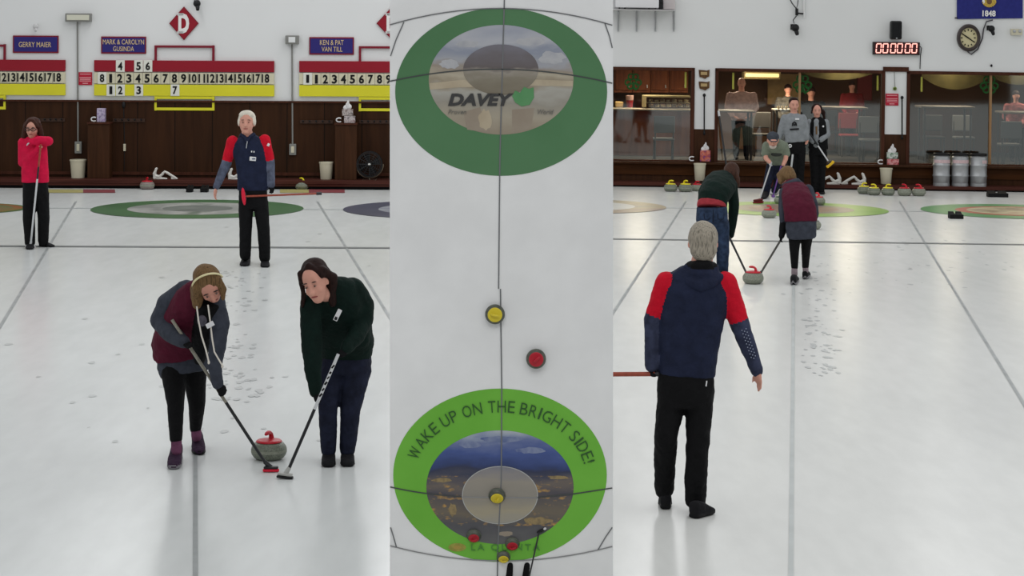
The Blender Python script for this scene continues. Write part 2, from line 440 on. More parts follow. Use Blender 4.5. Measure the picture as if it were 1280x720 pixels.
def name_sign(x0, y0, x1, y1, lines, label):
    c = L.wall((x0 + x1) / 2, (y0 + y1) / 2, .03); t = thing('name_sign', label, 'sign', L, c, 'navy name signs on the wall')
    b = MB(); wall_box(L, b, x0, y0, x1, y1, 0, .03, MAROON, .004); b.build('frame', t, c)
    b = MB(); wall_box(L, b, x0 + 1.5, y0 + 1.8, x1 - 1.5, y1 - 1.8, .028, .036, NAVY, .003); b.build('panel', t, c)
    k = L.yb / F; b = MB()
    for txt, xa, xb, ya, yb in lines: add_text(b, txt, L.wall((xa + xb) / 2, (ya + yb) / 2, .037), (xb - xa) * k, (yb - ya) * k, GOLD, .004)
    b.build('lettering', t, c)
name_sign(16, 44.3, 73, 66.5, [('GERRY MAIER', 23.5, 64, 52.5, 59)], 'navy name sign with one line of gold letters')
name_sign(126.3, 45.5, 182.5, 67.3, [('MARK & CAROLYN', 128.5, 180, 49.3, 55.5), ('GUSINDA', 141.5, 167.5, 58, 64)], 'navy name sign with two lines above the complete number board')
name_sign(386.5, 46.3, 442.3, 68.6, [('KEN & PAT', 400, 429.5, 50, 56.3), ('VAN TILL', 402, 428, 58.5, 64.5)], 'navy name sign with two lines near the centre ice sheet')

def diamond(cx, cy, hw, hh, label):
    c = L.wall(cx, cy, .03); t = thing('letter_sign', label, 'sign', L, c)
    b = MB(); P = [L.wall(cx - hw, cy, .03), L.wall(cx, cy + hh, .03), L.wall(cx + hw, cy, .03), L.wall(cx, cy - hh, .03)]
    b.prism(P, MAROON, (0, .03, 0)); P2 = [c + (p - c) * .93 - Vector((0, .004, 0)) for p in P]; b.prism(P2, BRED, (0, .006, 0)); b.build('diamond', t, c)
    k = L.yb / F; b = MB(); add_text(b, 'D', c - Vector((0, .006, 0)), 13.5 * k, 25 * k, WHITEP, .008, offset=.05)
    # slab serifs of the letter
    for zz in (-1, 1): b.box(c + Vector((-4.2 * k, -.010, zz * 11.2 * k)), (7.5 * k, .008, 3.0 * k), WHITEP)
    b.build('lettering', t, c)
diamond(229.8, 29.2, 18.4, 21, 'red diamond sign with a white letter D above the complete board')
diamond(490, 29.2, 19.5, 21, 'red diamond sign half hidden by the centre ice sheet')

def wall_lamp(x, y0, x0, x1, y1, ybox, label, boxlabel, long):
    c = L.wall(x, y1, .08); t = thing('wall_lamp', label, 'lamp', L, c)
    b = MB(); GL = mat('lamp_diffuser', (206, 205, 188), .4, .3)
    wall_box(L, b, x0, y0, x1, y1, .0, .14, GREYP, .01); b.build('housing', t, c)
    b = MB(); wall_box(L, b, x0 + (2 if long else 4), y0 + 2, x1 - (2 if long else 4), y1 - 2, .13, .155, GL if long else WHITE, .006); b.build('diffuser', t, c)
    b = MB(); p0 = L.wall(x, y1, .03); p1 = L.wall(x + .8, ybox[0], .03); b.cyl(p0, p1, .014, .014, GREYP, 10); b.build('conduit', t, c)
    c2 = L.wall(x + .8, (ybox[0] + ybox[1]) / 2, .08); t2 = thing('outlet_box', boxlabel, 'outlet box', L, c2)
    b = MB(); wall_box(L, b, x - 3.5, ybox[0], x + 5, ybox[1], .03, .09, GREYP, .008); b.build('box', t2, c2)
    b = MB(); wall_box(L, b, x - 1.2, ybox[0] + 3, x + 2.6, ybox[1] - 3, .088, .10, CREAM, .006); b.build('socket', t2, c2)
wall_lamp(96.8, 16.6, 81.3, 113.2, 27.3, (177, 192), 'long flat wall lamp with grey conduit beside the two line sign', 'grey outlet box above a trash can behind the red jacket woman', True)
wall_lamp(365, 44.3, 356.5, 373, 55.3, (180, 194), 'small square wall lamp with grey conduit beside the complete board', 'grey outlet box right of the older man in navy jacket', False)
def notice(fr, x0, y0, x1, y1, label, off=.02):
    c = fr.wall((x0 + x1) / 2, (y0 + y1) / 2, off); t = thing('notice_sign', label, 'sign', fr, c)
    b = MB(); wall_box(fr, b, x0, y0, x1, y1, 0, off, mat('notice_red', (176, 26, 52), .5, .3), .003); b.build('panel', t, c)
    b = MB(); P = mat('notice_white', (222, 160, 166), .5, .3); h = y1 - y0
    for a, wd in ((.15, .8), (.42, .86), (.55, .8), (.68, .84), (.86, .4)):
        ym = y0 + h * a; xm = (x0 + x1) / 2; hw = (x1 - x0) * wd / 2
        wall_box(fr, b, xm - hw, ym - .5, xm + hw, ym + .5, off, off + .002, P)
    b.build('text_lines', t, c)
notice(L, 98.2, 90.2, 115, 106.4, 'small red notice left of the complete number board')
def camera_thing(fr, cx, cy, s, m, label, arm=True):
    c = fr.wall(cx, cy, .1); t = thing('security_camera', label, 'camera', fr, c); k = fr.yb / F * s
    b = MB(); b.ell(c + Vector((0, -.03, k * 1)), (4.2 * k, 4 * k, 4.2 * k), m); b.box(c + Vector((0, .06, 3 * k)), (3 * k, .09, 4 * k), m, .01); b.build('housing', t, c, smooth=True)
    b = MB(); b.cyl(c + Vector((k, -.06, -3 * k)), c + Vector((1.5 * k, -.1, -6 * k)), 2.4 * k, 1.9 * k, m); b.build('lens', t, c, smooth=True)
    b = MB(); b.cyl(c + Vector((-2 * k, .1, 2 * k)), c + Vector((-1 * k, -.02, 0)), 1.2 * k, 1.2 * k, m); b.box(c + Vector((-2 * k, .09, 2 * k)), (5 * k, .02, 6 * k), m); b.build('mount', t, c)
camera_thing(L, 246.5, 5.5, 1.1, BLACK, 'black camera high on the wall right of the D diamond')
camera_thing(L, 45, 34, .8, mat('white_plastic', (196, 196, 196), .4, .3), 'small white camera above the one line name sign')

def wall_post(x0, x1, y0, label):
    yp = L.yb - .36
    a = L.at(x0, y0, yp); b_ = L.at(x1, y0, yp); c = Vector(((a.x + b_.x) / 2, L.yb - .19, STEP_L))
    t = thing('cabinet_post', label, 'cabinet', L, c); ww = b_.x - a.x
    b = MB(); b.box((c.x, c.y, (STEP_L + a.z - .03) / 2), (ww * .95, .3, a.z - .03 - STEP_L), WOODP, .006); b.build('body', t, c)
    b = MB(); b.box((c.x, c.y - .005, a.z - .015), (ww, .34, .03), WOODF, .005); b.build('top', t, c)
    return c, a.z, yp
pc1, pz1, py1 = wall_post(108.5, 137.5, 153, 'tall dark wooden post carrying the purple tissue box')
pc2, pz2, py2 = wall_post(418, 446.5, 154, 'tall dark wooden post carrying two stacked tissue boxes')
TISSUE = mat('tissue_paper', (226, 224, 224), .8, .1)
def boxpat(name, cs, sc=14): return paint(name, cs, sc, 2)
def tissue_box(fr, x0, x1, y0, y1, y, m, label, tissue=True, group=None, depth=.12):
    a = fr.at(x0, y0, y); b_ = fr.at(x1, y1, y); c = Vector(((a.x + b_.x) / 2, y + depth / 2, b_.z))
    t = thing('tissue_box', label, 'tissue box', fr, c, group); b = MB()
    b.box((c.x, c.y, (a.z + b_.z) / 2), (b_.x - a.x, depth, a.z - b_.z), m, .006); b.build('carton', t, c)
    if tissue:
        wd = (b_.x - a.x); b = MB()
        for i, (dx, dz, r) in enumerate(((-.12, .0, .30), (.1, .1, .28), (0, .26, .2), (.04, .42, .11))):
            b.ell((c.x + dx * wd, c.y, a.z + dz * wd + .02), (r * wd, .03 + .01 * i, .28 * wd), TISSUE, n=10, k=6)
        b.build('tissue', t, c, smooth=True)
    return t
def tape_holder(fr, cx, cy, y, label):
    """small white C-shaped holder"""
    c = fr.at(cx, cy, y); k = y / F; t = MB(); W_ = mat('white_gloss', (218, 218, 220), .4, .4)
    pts = [c + Vector((k * 3.6 * math.cos(a), 0, k * 2.5 * math.sin(a) )) for a in [math.radians(d) for d in range(50, 311, 20)]]
    t.tube(pts, .85 * k, W_, 8)
    o = t.build('tape_holder', base=c, M=fr.M, smooth=True); tag(o, label, 'holder')
tissue_box(L, 121, 131, 135.5, 152.6, py1 + .06, boxpat('purple_box', [(90, 70, 120), (190, 180, 200), (120, 90, 150)]), 'purple and white tissue carton on the left wooden post', False)
tape_holder(L, 117.5, 149, py1 + .05, 'small white holder beside the purple tissue carton')
tb = tissue_box(L, 430, 443.6, 145, 153.8, py2 + .06, boxpat('grey_box', [(80, 70, 72), (200, 190, 190), (120, 90, 90)]), 'patterned tissue box at the bottom of its stack of two', False)
tissue_box(L, 427.5, 441, 136.5, 144.6, py2 + .07, boxpat('brown_box', [(90, 66, 66), (190, 180, 176), (70, 60, 66)]), 'tissue box on top of the stack with tissue sticking up')
tape_holder(L, 424, 150, py2 + .05, 'small white holder beside the two stacked tissue boxes')

def coat_rack(x0, x1, y, label):
    c = L.wall((x0 + x1) / 2, y, .05); t = thing('coat_rack', label, 'coat rack', L, c, 'dark peg rails on the board wall')
    b = MB(); wall_box(L, b, x0, y - 2.2, x1, y + 2.2, .03, .055, mat('rail_wood', (58, 37, 26), .5, .3), .004); b.build('rail', t, c)
    n = max(3, int((x1 - x0) / 7))
    for i in range(n):
        p = L.wall(x0 + (x1 - x0) * (i + .5) / n, y, .055); b = MB()
        b.cyl(p, p + Vector((0, -.06, .015)), .010, .010, BLACK, 8); b.ell(p + Vector((0, -.065, .018)), (.016, .016, .016), BLACK, n=8, k=6); b.build('peg', t, c)
coat_rack(46, 81, 150, 'dark peg rail behind the red jacket woman')
coat_rack(141, 181, 150.5, 'dark peg rail right of the purple tissue carton')
coat_rack(375, 416, 152.5, 'dark peg rail between outlet box and right post')
coat_rack(449, 487, 152.5, 'dark peg rail above the black fan')
b = MB(); c = L.wall(155.3, 184, .06); t = thing('wall_switch', 'small white switch on a dark cable on the board wall', 'switch', L, c)
wall_box(L, b, 154, 180, 157, 189, .03, .06, CREAM, .006); b.build('plate', t, c); b = MB(); b.cyl(L.wall(154.5, 128, .036), L.wall(155.5, 180, .036), .008, .008, BLACK, 6)
b.cyl(L.wall(155.5, 189, .036), L.wall(155, 214, .036), .006, .006, BLACK, 6); b.ell(L.wall(154.6, 131, .05), (.03, .03, .06), BLACK); b.build('cable', t, c)

def trash_can(fr, cx, hw, y0, y1, y, label):
    a = fr.at(cx, y0, y); b_ = fr.at(cx, y1, y); k = y / F; h = a.z - b_.z; r = hw * k
    c = Vector((b_.x, y + r, b_.z)); t = thing('trash_can', label, 'trash can', fr, c)
    b = MB(); b.lathe([(0, 0), (r * .74, 0), (r * .78, h * .02), (r * .95, h * .93), (r * .88, h * .93), (r * .70, h * .05), (0, h * .05)], CREAM, Matrix.Translation(c), 28); b.build('body', t, c, smooth=True)
    b = MB(); b.lathe([(r * .9, h * .92), (r, h * .92), (r * 1.02, h * .97), (r, h), (r * .92, h), (r * .9, h * .92)], CREAM, Matrix.Translation(c), 28); b.build('rim', t, c, smooth=True)
trash_can(L, 95.6, 10.4, 200, 225.0, yfL + .22, 'cream trash can by the left wooden post')
trash_can(L, 407, 9, 203, 226.0, yfL + .22, 'cream trash can between conduit and right wooden post')

def round_fan():
    y = yfL + .28; c = L.at(462, 226, y); k = y / F; t = thing('floor_fan', 'round black floor fan in a metal hoop stand', 'fan', L, c)
    h = L.at(462, 205, y); R = 16.2 * k
    b = MB(); M = Matrix.Translation(h) @ Matrix.Rotation(PI / 2, 4, 'X')
    b.lathe([(R * .9, .07), (R, .07), (R, -.07), (R * .9, -.07), (R * .9, .07)], BLACK, M, 36); b.build('housing', t, c, smooth=True)
    G = mat('fan_grille', (34, 34, 36), .4, .4); b = MB()
    for i in range(1, 6):
        rr = R * i / 6; b.tube([h + Vector((rr * math.cos(a * PI / 16), -.07, rr * math.sin(a * PI / 16))) for a in range(33)], .004, G, 5)
    for i in range(12):
        a = i * PI / 6; b.cyl(h + Vector((0, -.072, 0)), h + Vector((R * .93 * math.cos(a), -.072, R * .93 * math.sin(a))), .004, .004, G, 5)
    b.build('grille', t, c)
    for i in range(4):
        a = i * PI / 2 + .3; d = Vector((math.cos(a), 0, math.sin(a))); p = Vector((-d.z, 0, d.x)); b = MB()
        b.prism([h + d * .03 + p * .02, h + d * R * .8 + p * .08 + Vector((0, .03, 0)), h + d * R * .8 - p * .06 - Vector((0, .03, 0)), h + d * .03 - p * .02], BLACK, (0, .006, 0)); b.build('blade', t, c)
    b = MB(); b.cyl(h + Vector((0, -.08, 0)), h + Vector((0, .05, 0)), .035, .035, BLACK, 14); b.ell(h + Vector((0, -.082, 0)), (.022, .008, .016), mat('fan_badge', (210, 210, 205), .4, .3)); b.build('hub', t, c, smooth=True)
    b = MB(); MT = mat('fan_tube', (120, 108, 92), .35, .5, metal=.5)
    b.tube([h + Vector((R * 1.06 * math.cos(a), -.02, R * 1.06 * math.sin(a))) for a in [math.radians(d) for d in range(180, 361, 12)]], .012, MT)
    for sx in (-1, 1): b.tube([(h.x + sx * R * .5, y - .16, c.z + .012), (h.x + sx * R * .5, y + .16, c.z + .012)], .012, MT)
    b.tube([(h.x - R * .5, y, c.z + .012), (h.x + R * .5, y, c.z + .012)], .012, MT)
    b.cyl((h.x, y - .02, c.z + .01), (h.x, y - .02, h.z - R * 1.05), .012, .012, MT); b.build('stand', t, c, smooth=True)
round_fan()

WPL = mat('stabilizer_white', (214, 212, 206), .4, .4)
def stabilizer(fr, cx, cy, y, k, flip, label):
    """white delivery stabilizer: slider foot, sloped arm and upright grip"""
    o = fr.at(cx, cy, y); t = thing('delivery_stabilizer', label, 'curling stabilizer', fr, o, 'white delivery stabilizers on the steps')
    P = lambda x, z, d=0: o + Vector((flip * x * k, d * k, z * k))
    b = MB(); b.tube([P(-13, 1.5), P(-4, 1.5), P(3, 1.2)], [2.0 * k, 2.2 * k, 1.5 * k], WPL); b.build('slider', t, o, smooth=True)
    b = MB(); b.tube([P(-12, 2), P(-13, 8), P(-11, 14), P(-9.5, 15)], [3.0 * k, 2.4 * k, 1.7 * k, 1.3 * k], WPL); b.tube([P(-12, 5), P(-7, 4), P(-2, 8)], [2.8 * k, 2.2 * k, 1.6 * k], WPL); b.build('grip', t, o, smooth=True)
    b = MB(); b.tube([P(-3, 8), P(0, 10.5), P(3, 9), P(14, 2.2)], [1.6 * k, 1.7 * k, 1.7 * k, 1.7 * k], WPL); b.tube([P(8, 2.2), P(16, 1.6)], [1.6 * k, 1.3 * k], WPL); b.build('arm', t, o, smooth=True)
kL = yfL / F
stabilizer(L, 206, 225.0, yfL + .2, kL, 1, 'white delivery stabilizer behind the red handled stone on the left step')
stabilizer(L, 300, 225.6, yfL + .2, kL, 1, 'white delivery stabilizer half hidden behind the older man')

def foothold(fr, px, py, w, label):
    c = fr.ground(px, py); k = c.y / F; t = thing('rubber_hack', label, 'foothold', fr, c, 'black rubber footholds'); b = MB()
    b.box(c + Vector((0, .06, .035)), (w * k, .2, .07), RUBBER, .008); b.build('base', t, c)
    b = MB()
    pr = [(-.03, .06), (.12, .06), (.12, .105), (.05, .085), (-.02, .07)]
    for sx in (-1, 1):
        x = c.x + sx * w * k * .27
        b.prism([(x - w * k * .2, c.y + .06 + a, b2) for a, b2 in pr], RUBBER, (w * k * .4, 0, 0))
    b.build('foot_rest', t, c)
foothold(L, 236.5, 240.3, 7.5, 'black rubber foothold left of the older man near the step')
foothold(L, 255, 240.3, 9, 'black rubber foothold close beside the older man near the step')
# ------------------------------------------------------------------ stones and brooms
GRAN = mat('grey_granite', (112, 118, 104), .35, .4, var=.35, vscale=90)
GBAND = mat('rough_granite_band', (138, 142, 128), .6, .3, var=.2, vscale=60)
HRED = mat('stone_red_plastic', (190, 18, 40), .35, .4); HYEL = mat('stone_yellow_plastic', (222, 206, 30), .35, .4)
GDARK = mat('dark_granite', (78, 82, 72), .4, .4, var=.35, vscale=60)
def make_stone(fr, c, r, hm, label, group, yaw=0, gm=GRAN, bm_=GBAND, rot=None, hh=1.0):
    """granite body with a rough band, plastic cap and gooseneck handle; r radius, origin on the ice"""
    t = thing('curling_stone', label, 'curling stone', fr, c, group, rot)
    h = r * 1.08 * hh
    prof = [(0, 0.02 * h), (.45 * r, .02 * h), (.55 * r, 0), (.62 * r, .01 * h), (.82 * r, .10 * h), (.95 * r, .26 * h), (1.0 * r, .42 * h), (1.0 * r, .58 * h), (.95 * r, .74 * h), (.82 * r, .9 * h), (.66 * r, .98 * h), (.5 * r, h), (0, h)]
    ms = [gm] * 6 + [bm_] + [gm] * 5
    b = MB(); b.lathe(prof, gm, None, 36, ms); b.build('granite_body', t, smooth=True)
    b = MB(); b.lathe([(0, .96 * h), (.70 * r, .96 * h), (.74 * r, 1.0 * h), (.66 * r, 1.08 * h), (.3 * r, 1.13 * h), (0, 1.14 * h)], hm, None, 32)
    hp = b.build('cap', t, smooth=True)
    R = Matrix.Rotation(yaw, 3, 'Z')
    pts = [R @ Vector((x * r, 0, h * 1.1 + z * r)) for x, z in ((-.30, -.02), (-.30, .14), (-.24, .28), (-.10, .37), (.12, .40), (.34, .38), (.48, .35))]
    b = MB(); b.tube(pts, [.16 * r, .14 * r, .12 * r, .11 * r, .12 * r, .11 * r, .06 * r], hm, 10); b.build('handle', t, smooth=True)
    return t
def stone_px(fr, cx, ybase, hw, hm, label, group, yaw=0, **k):
    """cx, ybase: where the foot of the stone meets the ice; hw its half width in pixels"""
    c = fr.ground(cx, ybase); r = hw * c.y / F; c.y += r * .5
    return make_stone(fr, c, r, hm, label, group, yaw, **k)

def make_broom(fr, top, foot, label, shaft_segs, head_m, pad_m, rad, head_len, head_dir, pad_t=.03, group=None, head_w=.06, edge_m=None):
    """shaft_segs: list of (fraction along the shaft, material); head_dir: direction of the long side of the head"""
    top, foot = Vector(top), Vector(foot); c = foot.copy()
    t = thing('curling_broom', label, 'broom', fr, c, group)
    d = foot - top; prev = 0; s_end = foot - d.normalized() * pad_t * 1.0
    segs = []
    for fr_, m in shaft_segs:
        b = MB(); b.cyl(top + (s_end - top) * prev, top + (s_end - top) * fr_, rad, rad, m, 10); segs.append(b.build('shaft' if prev == 0 else 'shaft_section', t, c, smooth=True)); prev = fr_
    hd = Vector(head_dir).normalized()
    n = Vector((0, 0, 1)); n = (n - hd * n.dot(hd)).normalized(); s_ = hd.cross(n)
    R = Matrix((hd, s_, n)).transposed()
    b = MB(); b.box(foot + n * (pad_t * .95), (head_len * .9, head_w * .8, pad_t * .7), head_m, pad_t * .3, R)
    b.cyl(foot + n * pad_t, s_end - d.normalized() * pad_t * 1.8, rad * 1.5, rad * 1.3, head_m, 10); b.build('brush_head', t, c, smooth=True)
    b = MB(); b.box(foot + n * (pad_t * .3), (head_len, head_w, pad_t * .6), pad_m, pad_t * .25, R); b.build('brush_pad', t, c, smooth=True)
    return t

# ------------------------------------------------------------------ people
_tex = {}
def clouds(scale):
    if scale not in _tex:
        t = bpy.data.textures.new('folds', 'CLOUDS'); t.noise_scale = scale; t.noise_depth = 2; _tex[scale] = t
    return _tex[scale]
class Person:
    """joints are given as pixel positions plus a depth offset (in pixels at the person's own scale, + = away)"""
    def __init__(s, label, fr, gx, gy, vox=1.6, P=None, k=None, base=None, group=None):
        s.fr = fr
        if P is None:
            g = fr.ground(gx, gy); s.k = g.y / F; s.y0 = g.y; s.base = g
            s.P = lambda x, y, d=0: fr.at(x, y, s.y0 + d * s.k)
            s.root = thing('person', label, 'person', fr, g, group)
        else:
            s.P, s.k, s.base = P, k, base; s.root = thing('person', label, 'person', fr, base, group)
        s.vox = vox; s.prims = {}   # group -> list of (verts, faces, tag)
        s.parent = {}
    def G(s, x, y, up=0):
        g = s.fr.ground(x, y); g.z += up * s.k; return g
    def _put(s, grp, mb, tg, sdf=None): s.prims.setdefault(grp, []).append((mb.v, mb.f, tg, sdf))
    def cone(s, grp, a, b, ra, rb, tg=0, body=True, n=14):
        a, b = Vector(a), Vector(b)
        if body and grp not in ('body', 'hair'): s.cone('body', a, b, max(1.2, ra * .8 - 1.4), max(1.0, rb * .8 - 1.2), 0)
        if body and grp not in ('body', 'hair'): ra += .4; rb += .4
        ra *= s.k; rb *= s.k
        d = b - a; Lh = d.length; d = d.normalized() if Lh > 1e-6 else Vector((0, 0, 1))
        pts, rr = [], []
        for i in range(5):
            t = i / 4 * PI / 2; pts.append(a - d * ra * math.cos(t)); rr.append(max(ra * math.sin(t), 1e-4))
        nm_ = max(2, min(14, int(Lh / s.k / 3)))
        for i in range(1, nm_): pts.append(a + (b - a) * i / nm_); rr.append(ra + (rb - ra) * i / nm_)
        for i in range(5):
            t = i / 4 * PI / 2; pts.append(b + d * rb * math.sin(t)); rr.append(max(rb * math.cos(t), 1e-4))
        mb = MB()
        q = d.to_track_quat('Z', 'Y'); x = q @ Vector((1, 0, 0)); y = q @ Vector((0, 1, 0)); vs, fs = [], []
        for p, r in zip(pts, rr):
            for k in range(n): vs.append(p + x * r * math.cos(2 * PI * k / n) + y * r * math.sin(2 * PI * k / n))
        for i in range(len(pts) - 1):
            for k in range(n): fs.append((i * n + k, i * n + (k + 1) % n, (i + 1) * n + (k + 1) % n, (i + 1) * n + k))
        fs += [tuple(reversed(range(n))), tuple(range((len(pts) - 1) * n, len(pts) * n))]
        mb.add(vs, fs, INK)
        def sdf(p, a=a, b=b, ra=ra, rb=rb):
            ab = b - a; t = max(0, min(1, (p - a).dot(ab) / max(ab.length_squared, 1e-9))); return (p - a - ab * t).length - (ra + (rb - ra) * t)
        s._put(grp, mb, tg, sdf)
    def chain(s, grp, pts, rs, tg=0, body=True):
        for i in range(len(pts) - 1): s.cone(grp, pts[i], pts[i + 1], rs[i], rs[i + 1], tg if not isinstance(tg, (list, tuple)) else tg[i], body)
    def ell(s, grp, c, r, M3=None, tg=0, body=True):
        if body and grp not in ('body', 'hair'): s.ell('body', c, [max(1.5, q - 1.8) for q in r], M3)
        mb = MB(); mb.ell(c, [q * s.k for q in r], INK, M3, 20, 12); s._put(grp, mb, tg)
    def loft(s, grp, rings, right=(1, 0, 0), tg=0, body=True, n=28, pw=2.3):
        """rings: (centre, half width, half depth) in pixels"""
        if body and grp != 'body': s.loft('body', [(Vector(c) * .86 + Vector(rings[len(rings) // 2][0]) * .14, max(1.5, a * .8 - 2), max(1.5, b * .8 - 2)) for c, a, b in rings], right)
        cs = [Vector(c) for c, a, b in rings]; vs, fs = [], []
        for i, (c, a, b) in enumerate(rings):
            t = (cs[min(i + 1, len(cs) - 1)] - cs[max(i - 1, 0)]).normalized()
            r = Vector(right); r = (r - t * r.dot(t)).normalized(); fw = t.cross(r)
            for k in range(n):
                th = 2 * PI * k / n; ct, st = math.cos(th), math.sin(th)
                vs.append(cs[i] + r * (a * s.k * math.copysign(abs(ct) ** (2 / pw), ct)) + fw * (b * s.k * math.copysign(abs(st) ** (2 / pw), st)))
        m_ = len(rings)
        for i in range(m_ - 1):
            for k in range(n): fs.append((i * n + k, i * n + (k + 1) % n, (i + 1) * n + (k + 1) % n, (i + 1) * n + k))
        fs += [tuple(reversed(range(n))), tuple(range((m_ - 1) * n, m_ * n))]
        mb = MB(); mb.add(vs, fs, INK)
        ax = Vector(right)
        def sdf(p, cs=cs, rings=rings, ax=ax):
            best = 1e9
            for i in range(len(cs) - 1):
                ab = cs[i + 1] - cs[i]; t = max(0, min(1, (p - cs[i]).dot(ab) / max(ab.length_squared, 1e-9))); q = p - cs[i] - ab * t
                A = (rings[i][1] + (rings[i + 1][1] - rings[i][1]) * t) * s.k; B = (rings[i][2] + (rings[i + 1][2] - rings[i][2]) * t) * s.k
                d = ab.normalized(); r = (ax - d * ax.dot(d)).normalized(); fw = d.cross(r); x, y, z = q.dot(r) / A, q.dot(fw) / B, q.dot(d)
                best = min(best, max((math.sqrt(x * x + y * y) - 1) * min(A, B), -min(A, B)) + abs(z))
            return best
        s._put(grp, mb, tg, sdf)
    # head -----------------------------------------------------------
    def head(s, c, w, h, yaw=0, pitch=0, roll=0, neck=None, neck_r=None, face=True, skin=(200, 150, 130), eye_dark=(46, 34, 30)):
        """yaw 0 looks at the camera, positive turns to the right of the picture; pitch positive looks down"""
        R = Matrix.Rotation(math.radians(yaw), 3, 'Z') @ Matrix.Rotation(math.radians(pitch), 3, 'X') @ Matrix.Rotation(math.radians(roll), 3, 'Y')
        # columns: right of picture, out of the face (towards camera = -y), up
        X, Yf, Z = R @ Vector((1, 0, 0)), R @ Vector((0, -1, 0)), R @ Vector((0, 0, 1))
        c = Vector(c); s.hc, s.hX, s.hF, s.hZ, s.hw, s.hh = c, X, Yf, Z, w, h
        M3 = Matrix((X, Yf, Z)).transposed(); s.hM = M3
        hp = lambda x, f_, z: c + X * (x * w * s.k) + Yf * (f_ * h * s.k) + Z * (z * h * s.k)
        s.hp = hp
        s.ell('body', hp(0, -.05, .12), (.47 * w, .40 * h, .37 * h), M3)
        s.ell('body', hp(0, .07, -.10), (.40 * w, .29 * h, .35 * h), M3)
        s.ell('body', hp(0, .13, -.33), (.25 * w, .19 * h, .15 * h), M3)
        s.ell('body', hp(.24, .2, -.12), (.13 * w, .12 * h, .11 * h), M3); s.ell('body', hp(-.24, .2, -.12), (.13 * w, .12 * h, .11 * h), M3)
        s.ell('body', hp(0, .28, .10), (.34 * w, .07 * h, .05 * h), M3)
        s.cone('body', hp(0, .34, .05), hp(0, .42, -.12), .035 * h, .065 * h)
        for sx in (-1, 1): s.ell('body', hp(sx * .49, -.03, -.04), (.06 * w, .07 * h, .11 * h), M3)
        if neck is not None: s.cone('body', hp(0, -.06, -.30), neck, neck_r or .33 * w, (neck_r or .33 * w) * 1.15)
        s.face = []
        if face:
            ew = mat('eye_white', (150, 126, 116), .3, .4); ed = mat('eye_dark%d' % eye_dark[0], eye_dark, .3, .4); lp = mat('lips', (150, 82, 78), .5, .3)
            for sx in (-1, 1):
                b = MB(); e = hp(sx * .19, .335, .03); b.ell(e, (.065 * w * s.k, .03 * h * s.k, .017 * h * s.k), ew, M3, 10, 6)
                b.ell(e + Yf * .02 * h * s.k, (.04 * w * s.k, .018 * h * s.k, .016 * h * s.k), ed, M3, 8, 6); s.face.append(('eye', b))
                b = MB(); b.ell(hp(sx * .2, .335, .13), (.11 * w * s.k, .03 * h * s.k, .011 * h * s.k), ed, M3, 10, 6); s.face.append(('eyebrow', b))
            b = MB(); b.ell(hp(0, .325, -.24), (.15 * w * s.k, .035 * h * s.k, .022 * h * s.k), lp, M3, 10, 6); s.face.append(('mouth', b))
    def hand(s, grp, wrist, tip, normal, L_, curl=30, thumb=1, tg=0):
        """palm from the wrist towards tip, five fingers curling towards `normal`; L_ hand length in pixels"""
        k = s.k * L_; w = Vector(wrist); d = (Vector(tip) - w).normalized(); n = Vector(normal); n = (n - d * n.dot(d)).normalized(); x = d.cross(n)
        s.ell(grp, w + d * k * .30, (.22 * L_, .12 * L_, .32 * L_), Matrix((x, n, d)).transposed(), tg, body=False)
        c = math.radians(curl)
        for i, (off, ln) in enumerate(((-.165, .42), (-.055, .48), (.055, .45), (.165, .36))):
            p = w + d * k * .52 + x * off * k; a = 0
            for j, fr_ in enumerate((.45, .32, .23)):
                a += c * (.6 if j == 0 else 1.0)
                q = p + (d * math.cos(a) + n * math.sin(a)) * ln * fr_ * k
                s.cone(grp, p, q, (.060 - .008 * j) * L_, (.052 - .008 * j) * L_, tg, body=False, n=8); p = q
        p = w + d * k * .18 + x * thumb * .16 * k; q = p + (d * .75 + x * thumb * .5 + n * .35).normalized() * .24 * k
        r_ = q + (d * .85 + n * .5 - x * thumb * .1).normalized() * .2 * k
        s.cone(grp, p, q, .075 * L_, .065 * L_, tg, body=False, n=8); s.cone(grp, q, r_, .062 * L_, .05 * L_, tg, body=False, n=8)
    def shoe(s, grp, heel, toe, w, h, upper=0, sole=1):
        """heel and toe: points on the ice"""
        heel, toe = Vector(heel), Vector(toe); up = Vector((0, 0, 1)); d = toe - heel; L_ = d.length; d.normalize(); x = d.cross(up).normalized()
        for lo, hi, tg in ((0.0, .24, sole), (.2, 1.0, upper)):
            rings = []
            for t, ww, hh in ((0, .62, .95), (.08, .80, 1.0), (.25, .84, 1.0), (.45, .86, .86), (.65, .98, .62), (.82, .98, .46), (.95, .78, .36), (1.0, .45, .26)):
                top = max(hi * hh, lo + .12) if tg == upper else hi
                rings.append((heel + d * L_ * t, w * ww / 2, lo * h, top * h))
            vs, fs, n = [], [], 14
            for c, a, z0, z1 in rings:
                for i in range(n):
                    th = 2 * PI * i / n; ct, st = math.cos(th), math.sin(th)
                    xx = a * math.copysign(abs(ct) ** .6, ct) * s.k * (1.06 if tg == sole else 1.0); zz = (z0 + z1) / 2 + (z1 - z0) / 2 * math.copysign(abs(st) ** .7, st)
                    vs.append(c + x * xx + up * zz * s.k)
            for i in range(len(rings) - 1):
                for q in range(n): fs.append((i * n + q, i * n + (q + 1) % n, (i + 1) * n + (q + 1) % n, (i + 1) * n + q))
            fs += [tuple(reversed(range(n))), tuple(range((len(rings) - 1) * n, len(rings) * n))]
            mb = MB(); mb.add(vs, fs, INK); s._put(grp, mb, tg)
    def tied(s, name, mb): s.face.append((name, mb))
